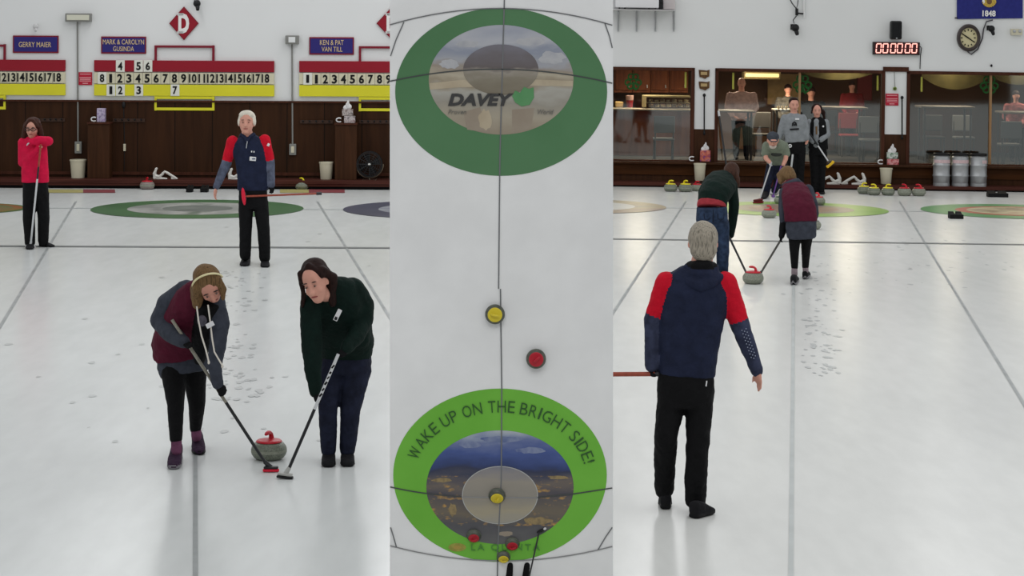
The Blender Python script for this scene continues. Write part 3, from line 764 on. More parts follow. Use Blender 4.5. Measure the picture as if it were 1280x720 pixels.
    def finish(s, groups, body_mat, vox=None):
        """groups: name -> (materials, wrinkle strength in px, part name)"""
        groups = dict(groups); groups['body'] = ([body_mat], 0, 'body')
        body = None
        order = ['body'] + [g for g in groups if g != 'body']
        for g in order:
            if g not in s.prims: continue
            ms, wr, nm = groups[g]
            vs, fs = [], []; kv = []
            for v, f_, tg, _s in s.prims[g]:
                o = len(vs); vs += [Vector(q) - s.base for q in v]; fs += [tuple(i + o for i in q) for q in f_]; kv += [tg] * len(v)
            me = bpy.data.meshes.new(nm); me.from_pydata([tuple(v) for v in vs], [], fs); me.update()
            bmm = bmesh.new(); bmm.from_mesh(me)
            # weld so every piece is closed, and turn all faces outward
            bmesh.ops.recalc_face_normals(bmm, faces=bmm.faces[:]); bmm.to_mesh(me); bmm.free()
            o = bpy.data.objects.new(nm, me); C.objects.link(o)
            v_ = s.vox * s.k * (groups[g][3] if len(groups[g]) > 3 else 1)
            md = o.modifiers.new('r', 'REMESH'); md.mode = 'VOXEL'; md.voxel_size = v_
            sm = o.modifiers.new('s', 'SMOOTH'); sm.factor = .5; sm.iterations = 4 if g != 'body' else 2
            if wr:
                dm = o.modifiers.new('d', 'DISPLACE'); dm.texture = clouds(12 * s.k); dm.texture_coords = 'LOCAL'; dm.strength = wr * 1.35 * s.k; dm.mid_level = .5
            dg = bpy.context.evaluated_depsgraph_get()
            nme = bpy.data.meshes.new_from_object(o.evaluated_get(dg)); nme.name = nm
            o.modifiers.clear(); o.data = nme; bpy.data.meshes.remove(me)
            nme.materials.clear()
            for m in ms: nme.materials.append(m)
            if len(ms) > 1:
                kd = KDTree(len(vs))
                for i, v in enumerate(vs): kd.insert(v, i)
                kd.balance()
                sd = [(q[3], q[2]) for q in s.prims[g]]
                if all(q[0] for q in sd):
                    for p in nme.polygons:
                        c_ = p.center + s.base; p.material_index = min(min(sd, key=lambda q: q[0](c_))[1], len(ms) - 1)
                else:
                    for p in nme.polygons: p.material_index = min(kv[kd.find(p.center)[1]], len(ms) - 1)
            else:
                nme.polygons.foreach_set('material_index', [0] * len(nme.polygons))
            nme.polygons.foreach_set('use_smooth', [True] * len(nme.polygons)); nme.update()
            o.parent = s.root
            if g == 'body': body = o
        for nm, b in getattr(s, 'face', []):
            b.build(nm, s.root, s.base, smooth=True)
        return s.root

SKIN = mat('skin_pink', (206, 150, 132), .55, .3, var=.06, vscale=20)
SKIN2 = mat('skin_pale', (200, 142, 124), .55, .3, var=.06, vscale=20)
def cloth(name, rgb, var=.18, bump=.8): return mat(name, rgb, .8, .16, var=var, vscale=16, bump=bump, bscale=17)
def hair_mat(name, c1, c2):
    m = paint(name, [c1, c2, c1], 9, 5, (10, 10, 1.2)); m.node_tree.nodes['Principled BSDF'].inputs['Roughness'].default_value = .6; return m
BLK = cloth('black_cloth', (13, 13, 15)); GLOVE = cloth('black_glove', (17, 17, 19)); NAVYC = cloth('navy_cloth', (30, 36, 58)); REDC = cloth('red_cloth', (196, 14, 40), .1)
NAVYS = cloth('navy_sleeve', (50, 55, 76), .4); GREENC = cloth('dark_green_knit', (7, 27, 22), .2); JEAN = cloth('blue_jeans', (27, 31, 48), .35); JEAN2 = cloth('washed_jeans', (42, 56, 80), .45)
MAROC = cloth('maroon_vest', (82, 22, 42), .12); GREYC = cloth('charcoal_knit', (58, 62, 72), .2); PINK = cloth('pink_red_jacket', (206, 20, 66), .1)
LGREY = cloth('light_grey_cloth', (134, 138, 142), .1); SAGE = cloth('grey_green_tee', (118, 126, 112), .12); MAUVE = cloth('mauve_sock', (110, 66, 92), .2)
PURP = cloth('plum_shoe', (52, 34, 54), .2); SOLE = mat('grey_sole', (128, 126, 130), .6, .2); SOLEB = mat('black_sole', (16, 16, 17), .6, .2); SHOEB = cloth('black_shoe', (26, 26, 29)); BADGE = mat('white_badge', (222, 222, 224), .4, .3)
SOCKG = cloth('grey_sock', (140, 126, 132), .15); WGLOVE = cloth('white_glove', (196, 196, 200), .1)
WSHAFT = mat('white_shaft', (204, 206, 208), .35, .4); DSHAFT = mat('black_shaft', (30, 31, 34), .35, .4); SILV = mat('silver_shaft', (138, 134, 122), .35, .4, var=.3, vscale=60); RSHAFT = mat('red_brown_shaft', (150, 66, 46), .35, .4, var=.2, vscale=30); PADR = mat('red_brush_pad', (214, 36, 62), .6, .2); PADY = mat('yellow_brush_pad', (220, 176, 40), .6, .2)
# ------------------------------------------------------------------ woman in the red jacket, far left
p = Person('person in a bright red jacket leaning crossed arms on an upright broom', L, 42, 309, vox=1.1)
J = p.P
p.loft('jacket', [(J(44, 228), 17, 11), (J(44, 215), 17, 11), (J(43.5, 200), 16, 11), (J(43, 186), 16, 10.5), (J(42, 176), 14.5, 9), (J(41, 170), 7, 6)])
p.chain('jacket', [J(28.5, 178.5), J(28.5, 203, 1), J(38, 196, -10), J(49, 185, -15)], [6, 5.6, 5, 3.8])
p.chain('jacket', [J(57, 177), J(60.5, 176.5, -9), J(50, 175, -15), J(38.5, 177.5, -16)], [5.6, 5.8, 5, 4])
p.head(J(40.5, 160.5, -3), 17, 25, yaw=-4, pitch=10, neck=J(41, 173), skin=0)
HB = hair_mat('dark_brown_hair', (44, 26, 22), (70, 42, 34))
hp = p.hp
p.ell('hair', hp(0, -.16, .20), (.57 * 17, .42 * 25, .35 * 25), p.hM)
for sx in (-1, 1): p.chain('hair', [hp(sx * .48, -.02, .2), hp(sx * .60, -.02, -.2), hp(sx * .70, 0, -.55)], [3.2, 3.6, 3.0])
p.ell('hair', hp(0, -.3, -.2), (9.6, 5, 10), p.hM)
p.cone('hair', hp(-.1, .16, .46), hp(-.46, .16, .12), 2.2, 2.2); p.cone('hair', hp(.1, .16, .46), hp(.46, .16, .12), 2.2, 2.2)
b = MB(); GL = mat('glasses_black', (20, 18, 20), .3, .4)
for sx in (-1, 1): b.tube([hp(sx * .22 + .17 * math.cos(a), .40, .03 + .075 * math.sin(a)) for a in [2 * PI * i / 14 for i in range(15)]], .45 * p.k, GL, 6)
b.cyl(hp(-.06, .41, .04), hp(.06, .41, .04), .4 * p.k, .4 * p.k, GL, 6)
for sx in (-1, 1): b.cyl(hp(sx * .39, .39, .04), hp(sx * .5, 0, .04), .35 * p.k, .35 * p.k, GL, 6)
p.tied('glasses', b)
p.loft('trousers', [(J(44, 222), 15.5, 10), (J(44.5, 240), 16, 10.5), (J(44.5, 250), 15, 9)])
p.chain('trousers', [J(36.5, 242), J(36, 272), J(37.5, 303, -3)], [8.0, 7.4, 6.2]); p.chain('trousers', [J(53, 242), J(54.5, 272, 2), J(54, 301, 2)], [8.0, 7.2, 6.2])
p.shoe('shoe_a', p.G(38.5, 307), p.G(37, 312.3), 11, 7); p.shoe('shoe_b', p.G(50, 307.8), p.G(67.5, 309.0), 10, 7)
p.hand('glove', J(40, 176.6, -17), J(32, 181.5, -17), (0, -.2, -1), 11, 35, 1)
p.hand('body', J(49, 184.6, -15.5), J(51.5, 182, -20), (-.3, 0, -1), 10, 75, 1)
p.finish({'jacket': ([PINK], 1.0, 'jacket'), 'hair': ([HB], .5, 'hair'), 'trousers': ([BLK], .6, 'trousers'), 'shoe_a': ([SHOEB, SOLEB], 0, 'shoe'), 'shoe_b': ([SHOEB, SOLEB], 0, 'shoe'), 'glove': ([WGLOVE], 0, 'glove')}, SKIN)
make_broom(L, J(51, 180.5, -21), L.ground(42.5, 307.5) + Vector((0, -22 * p.k, .0)), 'broom with white shaft held upright by the red jacket woman', [(.22, RSHAFT), (.34, DSHAFT), (1, WSHAFT)], WSHAFT, mat('white_pad', (206, 200, 202), .6, .2), 1.2 * p.k, 13 * p.k, (1, .12, 0), 3 * p.k, 'brooms', 6 * p.k)

# ------------------------------------------------------------------ older man, far centre of the left hall
p = Person('person with white hair in navy jacket facing the camera, right glove on a level broom', L, 318, 331.5, vox=1.1)
J = p.P
p.loft('jacket', [(J(316, 238), 19.5, 12.5), (J(316, 222), 19.5, 13), (J(314, 202), 19.5, 12.5), (J(311.5, 186), 21, 12), (J(310.5, 176.5), 19.5, 10), (J(309.5, 168.5), 7.5, 6.5)], tg=0)
for a, e, w in (((290.5, 177), (283.5, 203), (270.5, 233)), ((331, 175.5), (337, 203), (339.5, 231))):
    A, E, W = J(*a), J(*e, 2), J(*w, -4); mid = A + (E - A) * .88
    p.cone('jacket', A, mid, 7.2, 6.2, 1); p.cone('jacket', mid, E, 6.2, 6, 2); p.cone('jacket', E, W, 6.2, 4.2, 2)
p.head(J(308.3, 154, -2), 20, 30, yaw=0, pitch=-4, neck=J(309.5, 171), neck_r=6.6)
hp = p.hp; HW = hair_mat('white_hair', (196, 190, 176), (222, 216, 202))
p.ell('hair', hp(0, -.14, .20), (.55 * 20, .42 * 30, .35 * 30), p.hM); p.ell('hair', hp(-.05, .17, .42), (7.0, 3.4, 3.4), p.hM); p.ell('hair', hp(-.30, .18, .34), (3.4, 3, 3.4), p.hM); p.ell('hair', hp(.32, .16, .34), (3.2, 3, 3.2), p.hM)
for sx in (-1, 1): p.ell('hair', hp(sx * .47, -.06, .06), (2.2, 6, 6), p.hM)
p.chain('collar', [J(300, 173, 2), J(302, 168.5, -3), J(306, 171.5, -9), J(308, 178, -12)], [2.4, 2.6, 2.2, 1.4], body=False); p.chain('collar', [J(319, 172, 2), J(317, 168, -3), J(312.5, 171, -9), J(309, 178, -12)], [2.4, 2.6, 2.2, 1.4], body=False)
p.chain('collar', [J(300, 173, 2), J(309, 169, 6), J(319, 172, 2)], [2.6, 3, 2.6], body=False)
p.loft('trousers', [(J(316, 233), 17.5, 11.5), (J(316.5, 250), 18, 12), (J(316.5, 260), 16, 10)])
p.chain('trousers', [J(307.5, 254), J(307, 288, -1), J(306.5, 319, 2)], [9.2, 7.6, 6.8]); p.chain('trousers', [J(326, 254), J(329.5, 288, -2), J(331, 322, -1)], [9.2, 7.6, 6.8])
p.shoe('shoe_a', p.G(308.5, 327.2), p.G(305.2, 333.2), 13, 8.5); p.shoe('shoe_b', p.G(331, 329), p.G(331.5, 334.8), 12, 8.5)
p.hand('body', J(270, 235, -5), J(268, 247, -8), (.6, -.3, -.2), 16, 18, 1)
p.hand('glove', J(339.5, 232, -4), J(339.5, 243, -6), (-.2, -1, .1), 14, 55, -1)
b = MB(); q = J(316, 198.5, -15); b.box(q, (8 * p.k, .012, 5 * p.k), BADGE, .003, Matrix.Rotation(.08, 3, 'Y')); b.box(q + Vector((1.2 * p.k, -.008, 0)), (4 * p.k, .004, 1.6 * p.k), mat('badge_text', (90, 100, 120), .5, .2)); p.tied('name_badge', b)
b = MB(); b.box(J(314.5, 189.5, -14.2), (1.4 * p.k, .01, 2 * p.k), BADGE, .002); b.box(J(317.5, 189.8, -14), (1.4 * p.k, .01, 2 * p.k), BADGE, .002); b.box(J(335.5, 181, -6), (3 * p.k, .02, 3.6 * p.k), BADGE, .004, Matrix.Rotation(.5, 3, 'Y')); p.tied('emblem', b)
b = MB(); b.box(J(308.5, 181, -12.5), (1.0 * p.k, .02, 9 * p.k), mat('zip_silver', (170, 172, 178), .4, .5), .003, Matrix.Rotation(.15, 3, 'Y')); p.tied('zip', b)
p.finish({'jacket': ([NAVYC, REDC, cloth('grey_blue_sleeve', (84, 90, 108), .4)], .9, 'jacket'), 'hair': ([HW], .5, 'hair'), 'collar': ([NAVYC], 0, 'collar'), 'trousers': ([BLK], .7, 'trousers'), 'shoe_a': ([SHOEB, SOLEB], 0, 'shoe'), 'shoe_b': ([SHOEB, SOLEB], 0, 'shoe'), 'glove': ([GLOVE], 0, 'glove')}, SKIN)
# his broom, held level
h0 = J(304.5, 245.5, -16); h1 = J(402, 241.8, 8)
t = thing('curling_broom', 'broom with red brown shaft and red pad held level by the white haired man', 'broom', L, h0, 'brooms')
b = MB(); b.cyl(h0, h1, 1.25 * p.k, 1.25 * p.k, RSHAFT, 10); b.build('shaft', t, h0, smooth=True)
b = MB(); b.cyl(h0 + (h1 - h0) * .93, h1, 1.9 * p.k, 1.9 * p.k, DSHAFT, 10); b.build('grip_end', t, h0, smooth=True)
b = MB(); b.ell(h0 + Vector((0, .0, 0)), (2.6 * p.k, 2.2 * p.k, 11 * p.k), PADR, Matrix.Rotation(-.12, 3, 'Y')); b.build('brush_pad', t, h0, smooth=True)
b = MB(); b.ell(h0 + Vector((1.8 * p.k, 1 * p.k, 0)), (2 * p.k, 1.6 * p.k, 6 * p.k), DSHAFT, Matrix.Rotation(-.12, 3, 'Y')); b.build('brush_head', t, h0, smooth=True)

# ------------------------------------------------------------------ sweeper in the maroon vest
p = Person('person in a maroon vest and white headband bending over a broom, face down', L, 224, 577, vox=1.7)
J = p.P
# torso: hips at the back, shoulders towards the camera
p.loft('vest', [(J(225, 447, 22), 33, 24), (J(223, 430, 20), 34, 27), (J(227, 412, 8), 33, 28), (J(235, 394, -12), 31, 26), (J(246, 374, -34), 28, 22), (J(253, 364, -46), 22, 17), (J(257, 360, -54), 11, 11)], (1, .1, .25), tg=0)
p.loft('vest', [(J(250, 448, -6), 8, 14), (J(252, 425, -22), 12, 16), (J(258, 400, -46), 14, 12), (J(262, 380, -60), 12, 8)], (1, 0, 0), tg=1)
p.chain('sleeve', [J(233, 364, -30), J(211, 380, -16), J(201, 400, -6)], [14, 14.5, 13]); p.chain('sleeve', [J(201, 401, -8), J(214, 417, -34), J(229, 427, -56)], [12.5, 11.5, 8])
p.chain('sleeve', [J(270, 378, -46), J(275, 405, -52), J(272, 432, -58), J(268, 456, -62), J(272, 480, -68)], [11.5, 11.5, 10.5, 9, 6.8])
p.loft('skirt', [(J(227, 440, 24), 31, 22), (J(229, 456, 22), 33, 24), (J(231, 468, 20), 30, 22)], (1, .1, .12))
p.head(J(262, 358, -72), 31, 44, yaw=24, pitch=42, roll=-28, neck=J(256, 364, -48), neck_r=9)
hp = p.hp; HBL = hair_mat('dark_blond_hair', (74, 56, 38), (122, 96, 66)); w, h = 31, 44
p.ell('hair', hp(0, -.15, .18), (.57 * w, .45 * h, .40 * h), p.hM); p.ell('hair', hp(0, -.34, -.05), (.5 * w, .28 * h, .42 * h), p.hM)
p.chain('hair', [hp(.42, .05, .30), J(279, 362, -78), J(279, 373, -76)], [5, 4.6, 3])
p.chain('hair', [hp(-.46, .08, .25), hp(-.58, .10, -.05), hp(-.56, .08, -.3)], [6, 6.4, 5])
p.chain('hair', [hp(-.5, -.1, .0), J(247, 373, -70), J(246, 381, -70)], [8.5, 8, 6])
b = MB(); b.tube([hp(.60 * math.cos(a), -.02 + .10 * math.sin(a), .18 + .46 * math.sin(a)) for a in [PI * (i / 20) * 1.0 for i in range(21)]], 1.25 * p.k, mat('headband_ivory', (226, 216, 170), .5, .3), 8); p.tied('headband', b)
p.chain('trousers', [J(217, 462, 14), J(219.5, 505, -8), J(220, 548, -20)], [16.5, 10.6, 7.6]); p.chain('trousers', [J(243, 462, 30), J(246, 505, 40), J(244.5, 536, 62)], [15.5, 10.6, 7.2])
p.loft('trousers', [(J(229, 446, 24), 27, 19), (J(230, 464, 22), 28, 19)], (1, .1, .1))
p.cone('sock_a', J(220.4, 549, -20), J(220.8, 563, -22), 6.6, 6.6); p.cone('sock_b', J(244.6, 533, 62), J(245.6, 546, 60), 6.2, 6.4)
p.shoe('shoe_a', p.G(222, 573), p.G(216.5, 587.5), 18, 22); p.shoe('shoe_b', p.G(246, 557.5), p.G(249, 569.5), 18, 22)
g1 = J(238, 433, -66); p.hand('glove_a', J(229, 427, -58), J(244, 441, -70), (.2, -.5, .6), 22, 62, -1); p.hand('glove_b', J(272, 478, -68), J(281, 500, -72), (.1, .6, -.5), 24, 55, 1)
b = MB(); WC = mat('white_cord', (220, 214, 204), .6, .2)
b.tube([J(246, 383, -82), J(248, 400, -82), J(252, 420, -78), J(257, 436, -80), J(261, 452, -80)], 1.0 * p.k, WC, 6); b.tube([J(260, 381, -82), J(262.5, 400, -80), J(265, 422, -78), J(268, 440, -82), J(278, 457, -82)], 1.0 * p.k, WC, 6)
b.ell(J(261, 453, -80), (1.5 * p.k, 1.5 * p.k, 2.4 * p.k), WC); b.ell(J(278, 458, -82), (1.5 * p.k, 1.5 * p.k, 2.4 * p.k), WC); p.tied('drawstring', b)
b = MB(); b.box(J(262.5, 406, -82), (10 * p.k, .012, 6 * p.k), BADGE, .003, Matrix.Rotation(-.5, 3, 'Y')); p.tied('name_badge', b)
b = MB(); SHG = mat('shirt_print', (84, 82, 92), .6, .2, var=.3, vscale=40); b.ell(J(252.5, 401, -72), (6 * p.k, 5 * p.k, 7 * p.k), SHG); p.tied('shirt_print', b)
p.finish({'vest': ([MAROC, BLK], 2.0, 'vest'), 'sleeve': ([GREYC], 1.6, 'sleeves'), 'skirt': ([GREYC], 1.2, 'skirt'), 'hair': ([HBL], 1.4, 'hair'), 'trousers': ([BLK], .8, 'leggings'),
          'sock_a': ([MAUVE], 0, 'sock'), 'sock_b': ([MAUVE], 0, 'sock'), 'shoe_a': ([PURP, SOLE], 0, 'shoe'), 'shoe_b': ([PURP, SOLEB], 0, 'shoe'), 'glove_a': ([GLOVE], 0, 'glove'), 'glove_b': ([GLOVE], 0, 'glove')}, SKIN2)
hd = L.ground(338.7, 590); hd.z += .004
make_broom(L, J(215, 399.5, -52), hd, 'broom with worn silver shaft and red pad in the maroon vest sweeper\'s gloves', [(.56, SILV), (1, DSHAFT)], DSHAFT, PADR, 2.0 * p.k, 20 * p.k, (1, .05, 0), 5 * p.k, 'brooms', 9 * p.k)

# ------------------------------------------------------------------ sweeper in the dark green sweater
p = Person('person with long dark hair in a dark green sweater and jeans, leaning on a broom', L, 424, 580, vox=1.7)
J = p.P
p.loft('sweater', [(J(432, 446, 22), 33, 24), (J(432, 432, 20), 36, 28), (J(428, 414, 8), 38, 29), (J(423, 396, -12), 38, 27), (J(419, 376, -34), 37, 23), (J(415, 360, -46), 29, 17), (J(408, 356, -54), 15, 12)], (1, 0, -.12))
p.chain('sweater', [J(441, 362, -36), J(453, 382, -26), J(453.5, 401, -20), J(444, 420, -44), J(433, 435, -62)], [15, 14.5, 13, 11, 8])
p.chain('sweater', [J(390, 378, -50), J(389, 405, -52), J(390, 432, -56), J(391, 462, -62), J(394.5, 489, -66)], [14, 13.5, 12.5, 10.5, 7.5])
p.head(J(394, 352.5, -76), 30, 52, yaw=-12, pitch=18, roll=-14, neck=J(408, 366, -52), neck_r=10)
hp = p.hp; HD = hair_mat('black_brown_hair', (22, 14, 14), (44, 27, 24)); w, h = 30, 52
p.ell('hair', hp(0, -.15, .19), (.55 * w, .41 * h, .345 * h), p.hM); p.cone('hair', hp(.05, .12, .47), hp(-.44, .12, .16), 4.4, 3.6); p.cone('hair', hp(.05, .12, .47), hp(.46, .10, .16), 4.4, 3.6)
p.chain('hair', [hp(-.42, .1, .32), hp(-.58, .02, 0), J(379.5, 368, -66), J(378, 383, -60)], [4, 3.6, 3.4, 2.6])
p.chain('hair', [hp(.46, .02, .28), hp(.66, -.18, -.05), J(414, 364, -60), J(416, 380, -58)], [5, 6.5, 7, 4.5])
p.ell('hair', hp(.1, -.36, -.1), (14, 10, 22), p.hM)
p.loft('jeans', [(J(433, 436, 22), 31, 22), (J(432, 452, 20), 33, 24), (J(430, 470, 16), 30, 21)], (1, 0, -.05))
p.chain('jeans', [J(414.5, 466, 14), J(409.6, 510, -4), J(410.6, 562, 4)], [16.5, 11.8, 9.6]); p.chain('jeans', [J(445, 462, 18), J(438.2, 510, 2), J(434.6, 562, 8)], [19.5, 12.6, 9.8])
p.shoe('shoe_a', p.G(411.5, 573), p.G(410.3, 585), 18.5, 20); p.shoe('shoe_b', p.G(433.5, 572.5), p.G(434.8, 584.4), 18.5, 20)
p.hand('glove_a', J(433, 434, -64), J(422, 447, -72), (-.3, .3, -.6), 20, 60, 1); p.hand('glove_b', J(394.5, 487, -68), J(396, 508, -72), (.5, .5, -.2), 22, 55, -1)
b = MB(); R_ = Matrix.Rotation(.45, 3, 'Y'); q = J(422, 393.8, -62); b.box(q, (5.5 * p.k, .014, 15 * p.k), BADGE, .003, R_); b.box(q + R_ @ Vector((0, -.009, -4.4 * p.k)), (3.4 * p.k, .004, 4 * p.k), BLACK, .001, R_); p.tied('name_badge', b)
p.finish({'sweater': ([GREENC], 2.0, 'sweater'), 'hair': ([HD], 1.2, 'hair'), 'jeans': ([JEAN], 1.6, 'jeans'), 'shoe_a': ([SHOEB, SOLEB], 0, 'shoe'), 'shoe_b': ([SHOEB, SOLEB], 0, 'shoe'), 'glove_a': ([GLOVE], 0, 'glove'), 'glove_b': ([GLOVE], 0, 'glove')}, SKIN)
hd = L.ground(356, 598.5); hd.z += .004
bt_ = J(423, 442.5, -76)
br_ = make_broom(L, bt_, hd, 'broom with half white half black shaft before the green sweater woman', [(.46, WSHAFT), (1, DSHAFT)], mat('silver_head', (170, 170, 166), .35, .5), BLACK, 2.0 * p.k, 20 * p.k, (1, -.05, -.12), 5 * p.k, 'brooms', 10 * p.k)
b = MB(); ax_ = (hd - bt_); an_ = math.atan2(ax_.x, -ax_.z)
for t_, ln, w_ in ((.10, 5, 2.0), (.15, 3, 2.4), (.19, 4, 1.6), (.235, 4.5, 2.4), (.285, 4, 2.0), (.33, 5, 2.3)):
    q_ = bt_ + ax_ * t_ + Vector((.1, -1.9, 0)) * p.k
    b.box(q_, (w_ * p.k, .6 * p.k, ln * p.k), INK, 0, Matrix.Rotation(-an_ + .35, 3, 'Y'))
b.build('shaft_marks', br_, hd)

G_ST = 'curling stones on the left rink'
stone_px(L, 335, 576, 22.5, HRED, 'large red handled stone sliding ahead of the two sweepers', G_ST, yaw=-1.9, hh=.92)
stone_px(L, 183.3, 237, 9.2, HRED, 'red handled stone by the step below the left white stabilizer', G_ST, yaw=-1.2, gm=mat('pale_granite', (132, 122, 116), .4, .3, var=.2, vscale=60))
stone_px(L, 377, 237, 8.8, HYEL, 'yellow handled stone by the step in front of the trash can', G_ST, yaw=2.4)
# ------------------------------------------------------------------ upright sheet of ice seen from straight above, between the halls
def S(x, y, d=0.0): return Vector(((x - 640) * SS, SLAB_Y - d, 3.0 + (HZ - y) * SS))
class Slab:       # same interface as a hall for thing()
    M = Matrix.Identity(4)
sl = Slab()
m = MB(); x0, x1 = S(487.3, 0).x, S(766.3, 0).x; zt = S(0, -16).z
m.box(((x0 + x1) / 2, SLAB_Y + .04, zt / 2), (x1 - x0, .08, zt), ICE_M)
def ring(cx, cy, rx, ry, d, mt, rx0=0, ry0=0, cx0=None, cy0=None, n=96):
    if rx0 == 0: m.add([S(cx + rx * math.cos(2 * PI * i / n), cy + ry * math.sin(2 * PI * i / n), d) for i in range(n)], [tuple(range(n))], mt)
    else:
        vs = [S(cx + rx * math.cos(2 * PI * i / n), cy + ry * math.sin(2 * PI * i / n), d) for i in range(n)] + [S(cx0 + rx0 * math.cos(2 * PI * i / n), cy0 + ry0 * math.sin(2 * PI * i / n), d) for i in range(n)]
        m.add(vs, [(i, (i + 1) % n, n + (i + 1) % n, n + i) for i in range(n)], mt)
def pline(pts, w, d, mt):
    for i in range(len(pts) - 1):
        a, b = Vector(pts[i]), Vector(pts[i + 1]); t = (b - a).normalized(); nn = Vector((-t.y, t.x)) * w / 2
        m.add([S(*(a + nn), d), S(*(b + nn), d), S(*(b - nn), d), S(*(a - nn), d)], [(0, 1, 2, 3)], mt)
def curve3(a, b, c, n=16):
    """parabola through three points"""
    out = []
    for i in range(n + 1):
        x = a[0] + (c[0] - a[0]) * i / n
        l0 = (x - b[0]) * (x - c[0]) / ((a[0] - b[0]) * (a[0] - c[0])); l1 = (x - a[0]) * (x - c[0]) / ((b[0] - a[0]) * (b[0] - c[0])); l2 = (x - a[0]) * (x - b[0]) / ((c[0] - a[0]) * (c[0] - b[0]))
        out.append((x, a[1] * l0 + b[1] * l1 + c[1] * l2))
    return out

def picture(name, cz, hz_, bands, n1=(6, 3), seed=0.0, specks=None):
    """a printed photograph: colours by height in the print, broken up by noise"""
    mm = bpy.data.materials.new(name); mm.use_nodes = True; nt = mm.node_tree; bs = nt.nodes['Principled BSDF']; bs.inputs['Roughness'].default_value = .4; bs.inputs['Specular IOR Level'].default_value = .1
    tc = nt.nodes.new('ShaderNodeTexCoord'); sp = nt.nodes.new('ShaderNodeSeparateXYZ'); nt.links.new(tc.outputs['Object'], sp.inputs[0])
    mr = nt.nodes.new('ShaderNodeMapRange'); mr.inputs['From Min'].default_value = cz - hz_; mr.inputs['From Max'].default_value = cz + hz_; nt.links.new(sp.outputs['Z'], mr.inputs['Value'])
    mp = nt.nodes.new('ShaderNodeMapping'); mp.inputs['Scale'].default_value = (n1[0], 1, n1[0] * 2.6); mp.inputs['Location'].default_value = (seed, 0, seed); nt.links.new(tc.outputs['Object'], mp.inputs['Vector'])
    no = nt.nodes.new('ShaderNodeTexNoise'); no.inputs['Scale'].default_value = 1; no.inputs['Detail'].default_value = 6; nt.links.new(mp.outputs['Vector'], no.inputs['Vector'])
    ma = nt.nodes.new('ShaderNodeMath'); ma.operation = 'MULTIPLY_ADD'; nt.links.new(no.outputs['Fac'], ma.inputs[0]); ma.inputs[1].default_value = n1[1] * .1; nt.links.new(mr.outputs['Result'], ma.inputs[2])
    mb_ = nt.nodes.new('ShaderNodeMath'); mb_.operation = 'SUBTRACT'; nt.links.new(ma.outputs[0], mb_.inputs[0]); mb_.inputs[1].default_value = n1[1] * .05
    r = nt.nodes.new('ShaderNodeValToRGB'); el = r.color_ramp.elements
    el[0].position = bands[0][0]; el[0].color = col(*bands[0][1]); el[1].position = bands[-1][0]; el[1].color = col(*bands[-1][1])
    for po, c in bands[1:-1]: e = el.new(po); e.color = col(*c)
    nt.links.new(mb_.outputs[0], r.inputs['Fac']); out = r.outputs['Color']
    if specks:
        zlo, zhi, c = specks
        mp2 = nt.nodes.new('ShaderNodeMapping'); mp2.inputs['Scale'].default_value = (28, 1, 60); nt.links.new(tc.outputs['Object'], mp2.inputs['Vector'])
        n2 = nt.nodes.new('ShaderNodeTexNoise'); n2.inputs['Scale'].default_value = 1; n2.inputs['Detail'].default_value = 3; nt.links.new(mp2.outputs['Vector'], n2.inputs['Vector'])
        k1 = nt.nodes.new('ShaderNodeMapRange'); k1.inputs['From Min'].default_value = .56; k1.inputs['From Max'].default_value = .76; nt.links.new(n2.outputs['Fac'], k1.inputs['Value'])
        g1 = nt.nodes.new('ShaderNodeMath'); g1.operation = 'GREATER_THAN'; nt.links.new(mr.outputs['Result'], g1.inputs[0]); g1.inputs[1].default_value = zlo
        g2 = nt.nodes.new('ShaderNodeMath'); g2.operation = 'LESS_THAN'; nt.links.new(mr.outputs['Result'], g2.inputs[0]); g2.inputs[1].default_value = zhi
        m1 = nt.nodes.new('ShaderNodeMath'); m1.operation = 'MULTIPLY'; nt.links.new(g1.outputs[0], m1.inputs[0]); nt.links.new(g2.outputs[0], m1.inputs[1])
        m2 = nt.nodes.new('ShaderNodeMath'); m2.operation = 'MULTIPLY'; nt.links.new(m1.outputs[0], m2.inputs[0]); nt.links.new(k1.outputs['Result'], m2.inputs[1])
        mx = nt.nodes.new('ShaderNodeMix'); mx.data_type = 'RGBA'; nt.links.new(m2.outputs[0], mx.inputs['Factor']); nt.links.new(out, mx.inputs['A']); mx.inputs['B'].default_value = col(*c); out = mx.outputs['Result']
    nt.links.new(out, bs.inputs['Base Color'])
    return mm
UG = paint('upper_ring_green', [(82, 122, 86), (88, 128, 92), (84, 124, 88)], 2); LG = paint('lower_ring_green', [(104, 172, 62), (114, 182, 70), (108, 176, 66)], 2)
def fz(y): return S(0, y).z
UP = picture('upper_house_print', fz(100), 68.5 * SS, [(0, (150, 140, 124)), (.16, (164, 156, 140)), (.3, (150, 146, 136)), (.40, (168, 166, 158)), (.47, (150, 140, 122)), (.54, (176, 168, 150)), (.60, (150, 140, 128)), (.66, (160, 162, 168)), (.78, (140, 146, 160)), (.88, (176, 178, 184)), (1, (156, 160, 172))], (5, 3.6), 2.0)
LP = picture('lower_house_print', fz(609), 71 * SS, [(0, (102, 102, 102)), (.14, (88, 88, 92)), (.28, (112, 104, 92)), (.42, (86, 84, 90)), (.52, (110, 102, 96)), (.60, (76, 78, 92)), (.645, (62, 66, 86)), (.69, (62, 74, 114)), (.80, (76, 92, 144)), (.88, (104, 116, 156)), (.94, (150, 160, 178)), (1, (176, 182, 188))], (6, 2.6), 4.0, (.16, .60, (190, 150, 84)))
BT = picture('lower_button_print', fz(619), 36 * SS, [(0, (150, 148, 140)), (.25, (160, 152, 132)), (.5, (142, 138, 130)), (.75, (150, 144, 134)), (1, (128, 128, 136))], (8, 4.0), 1.0)
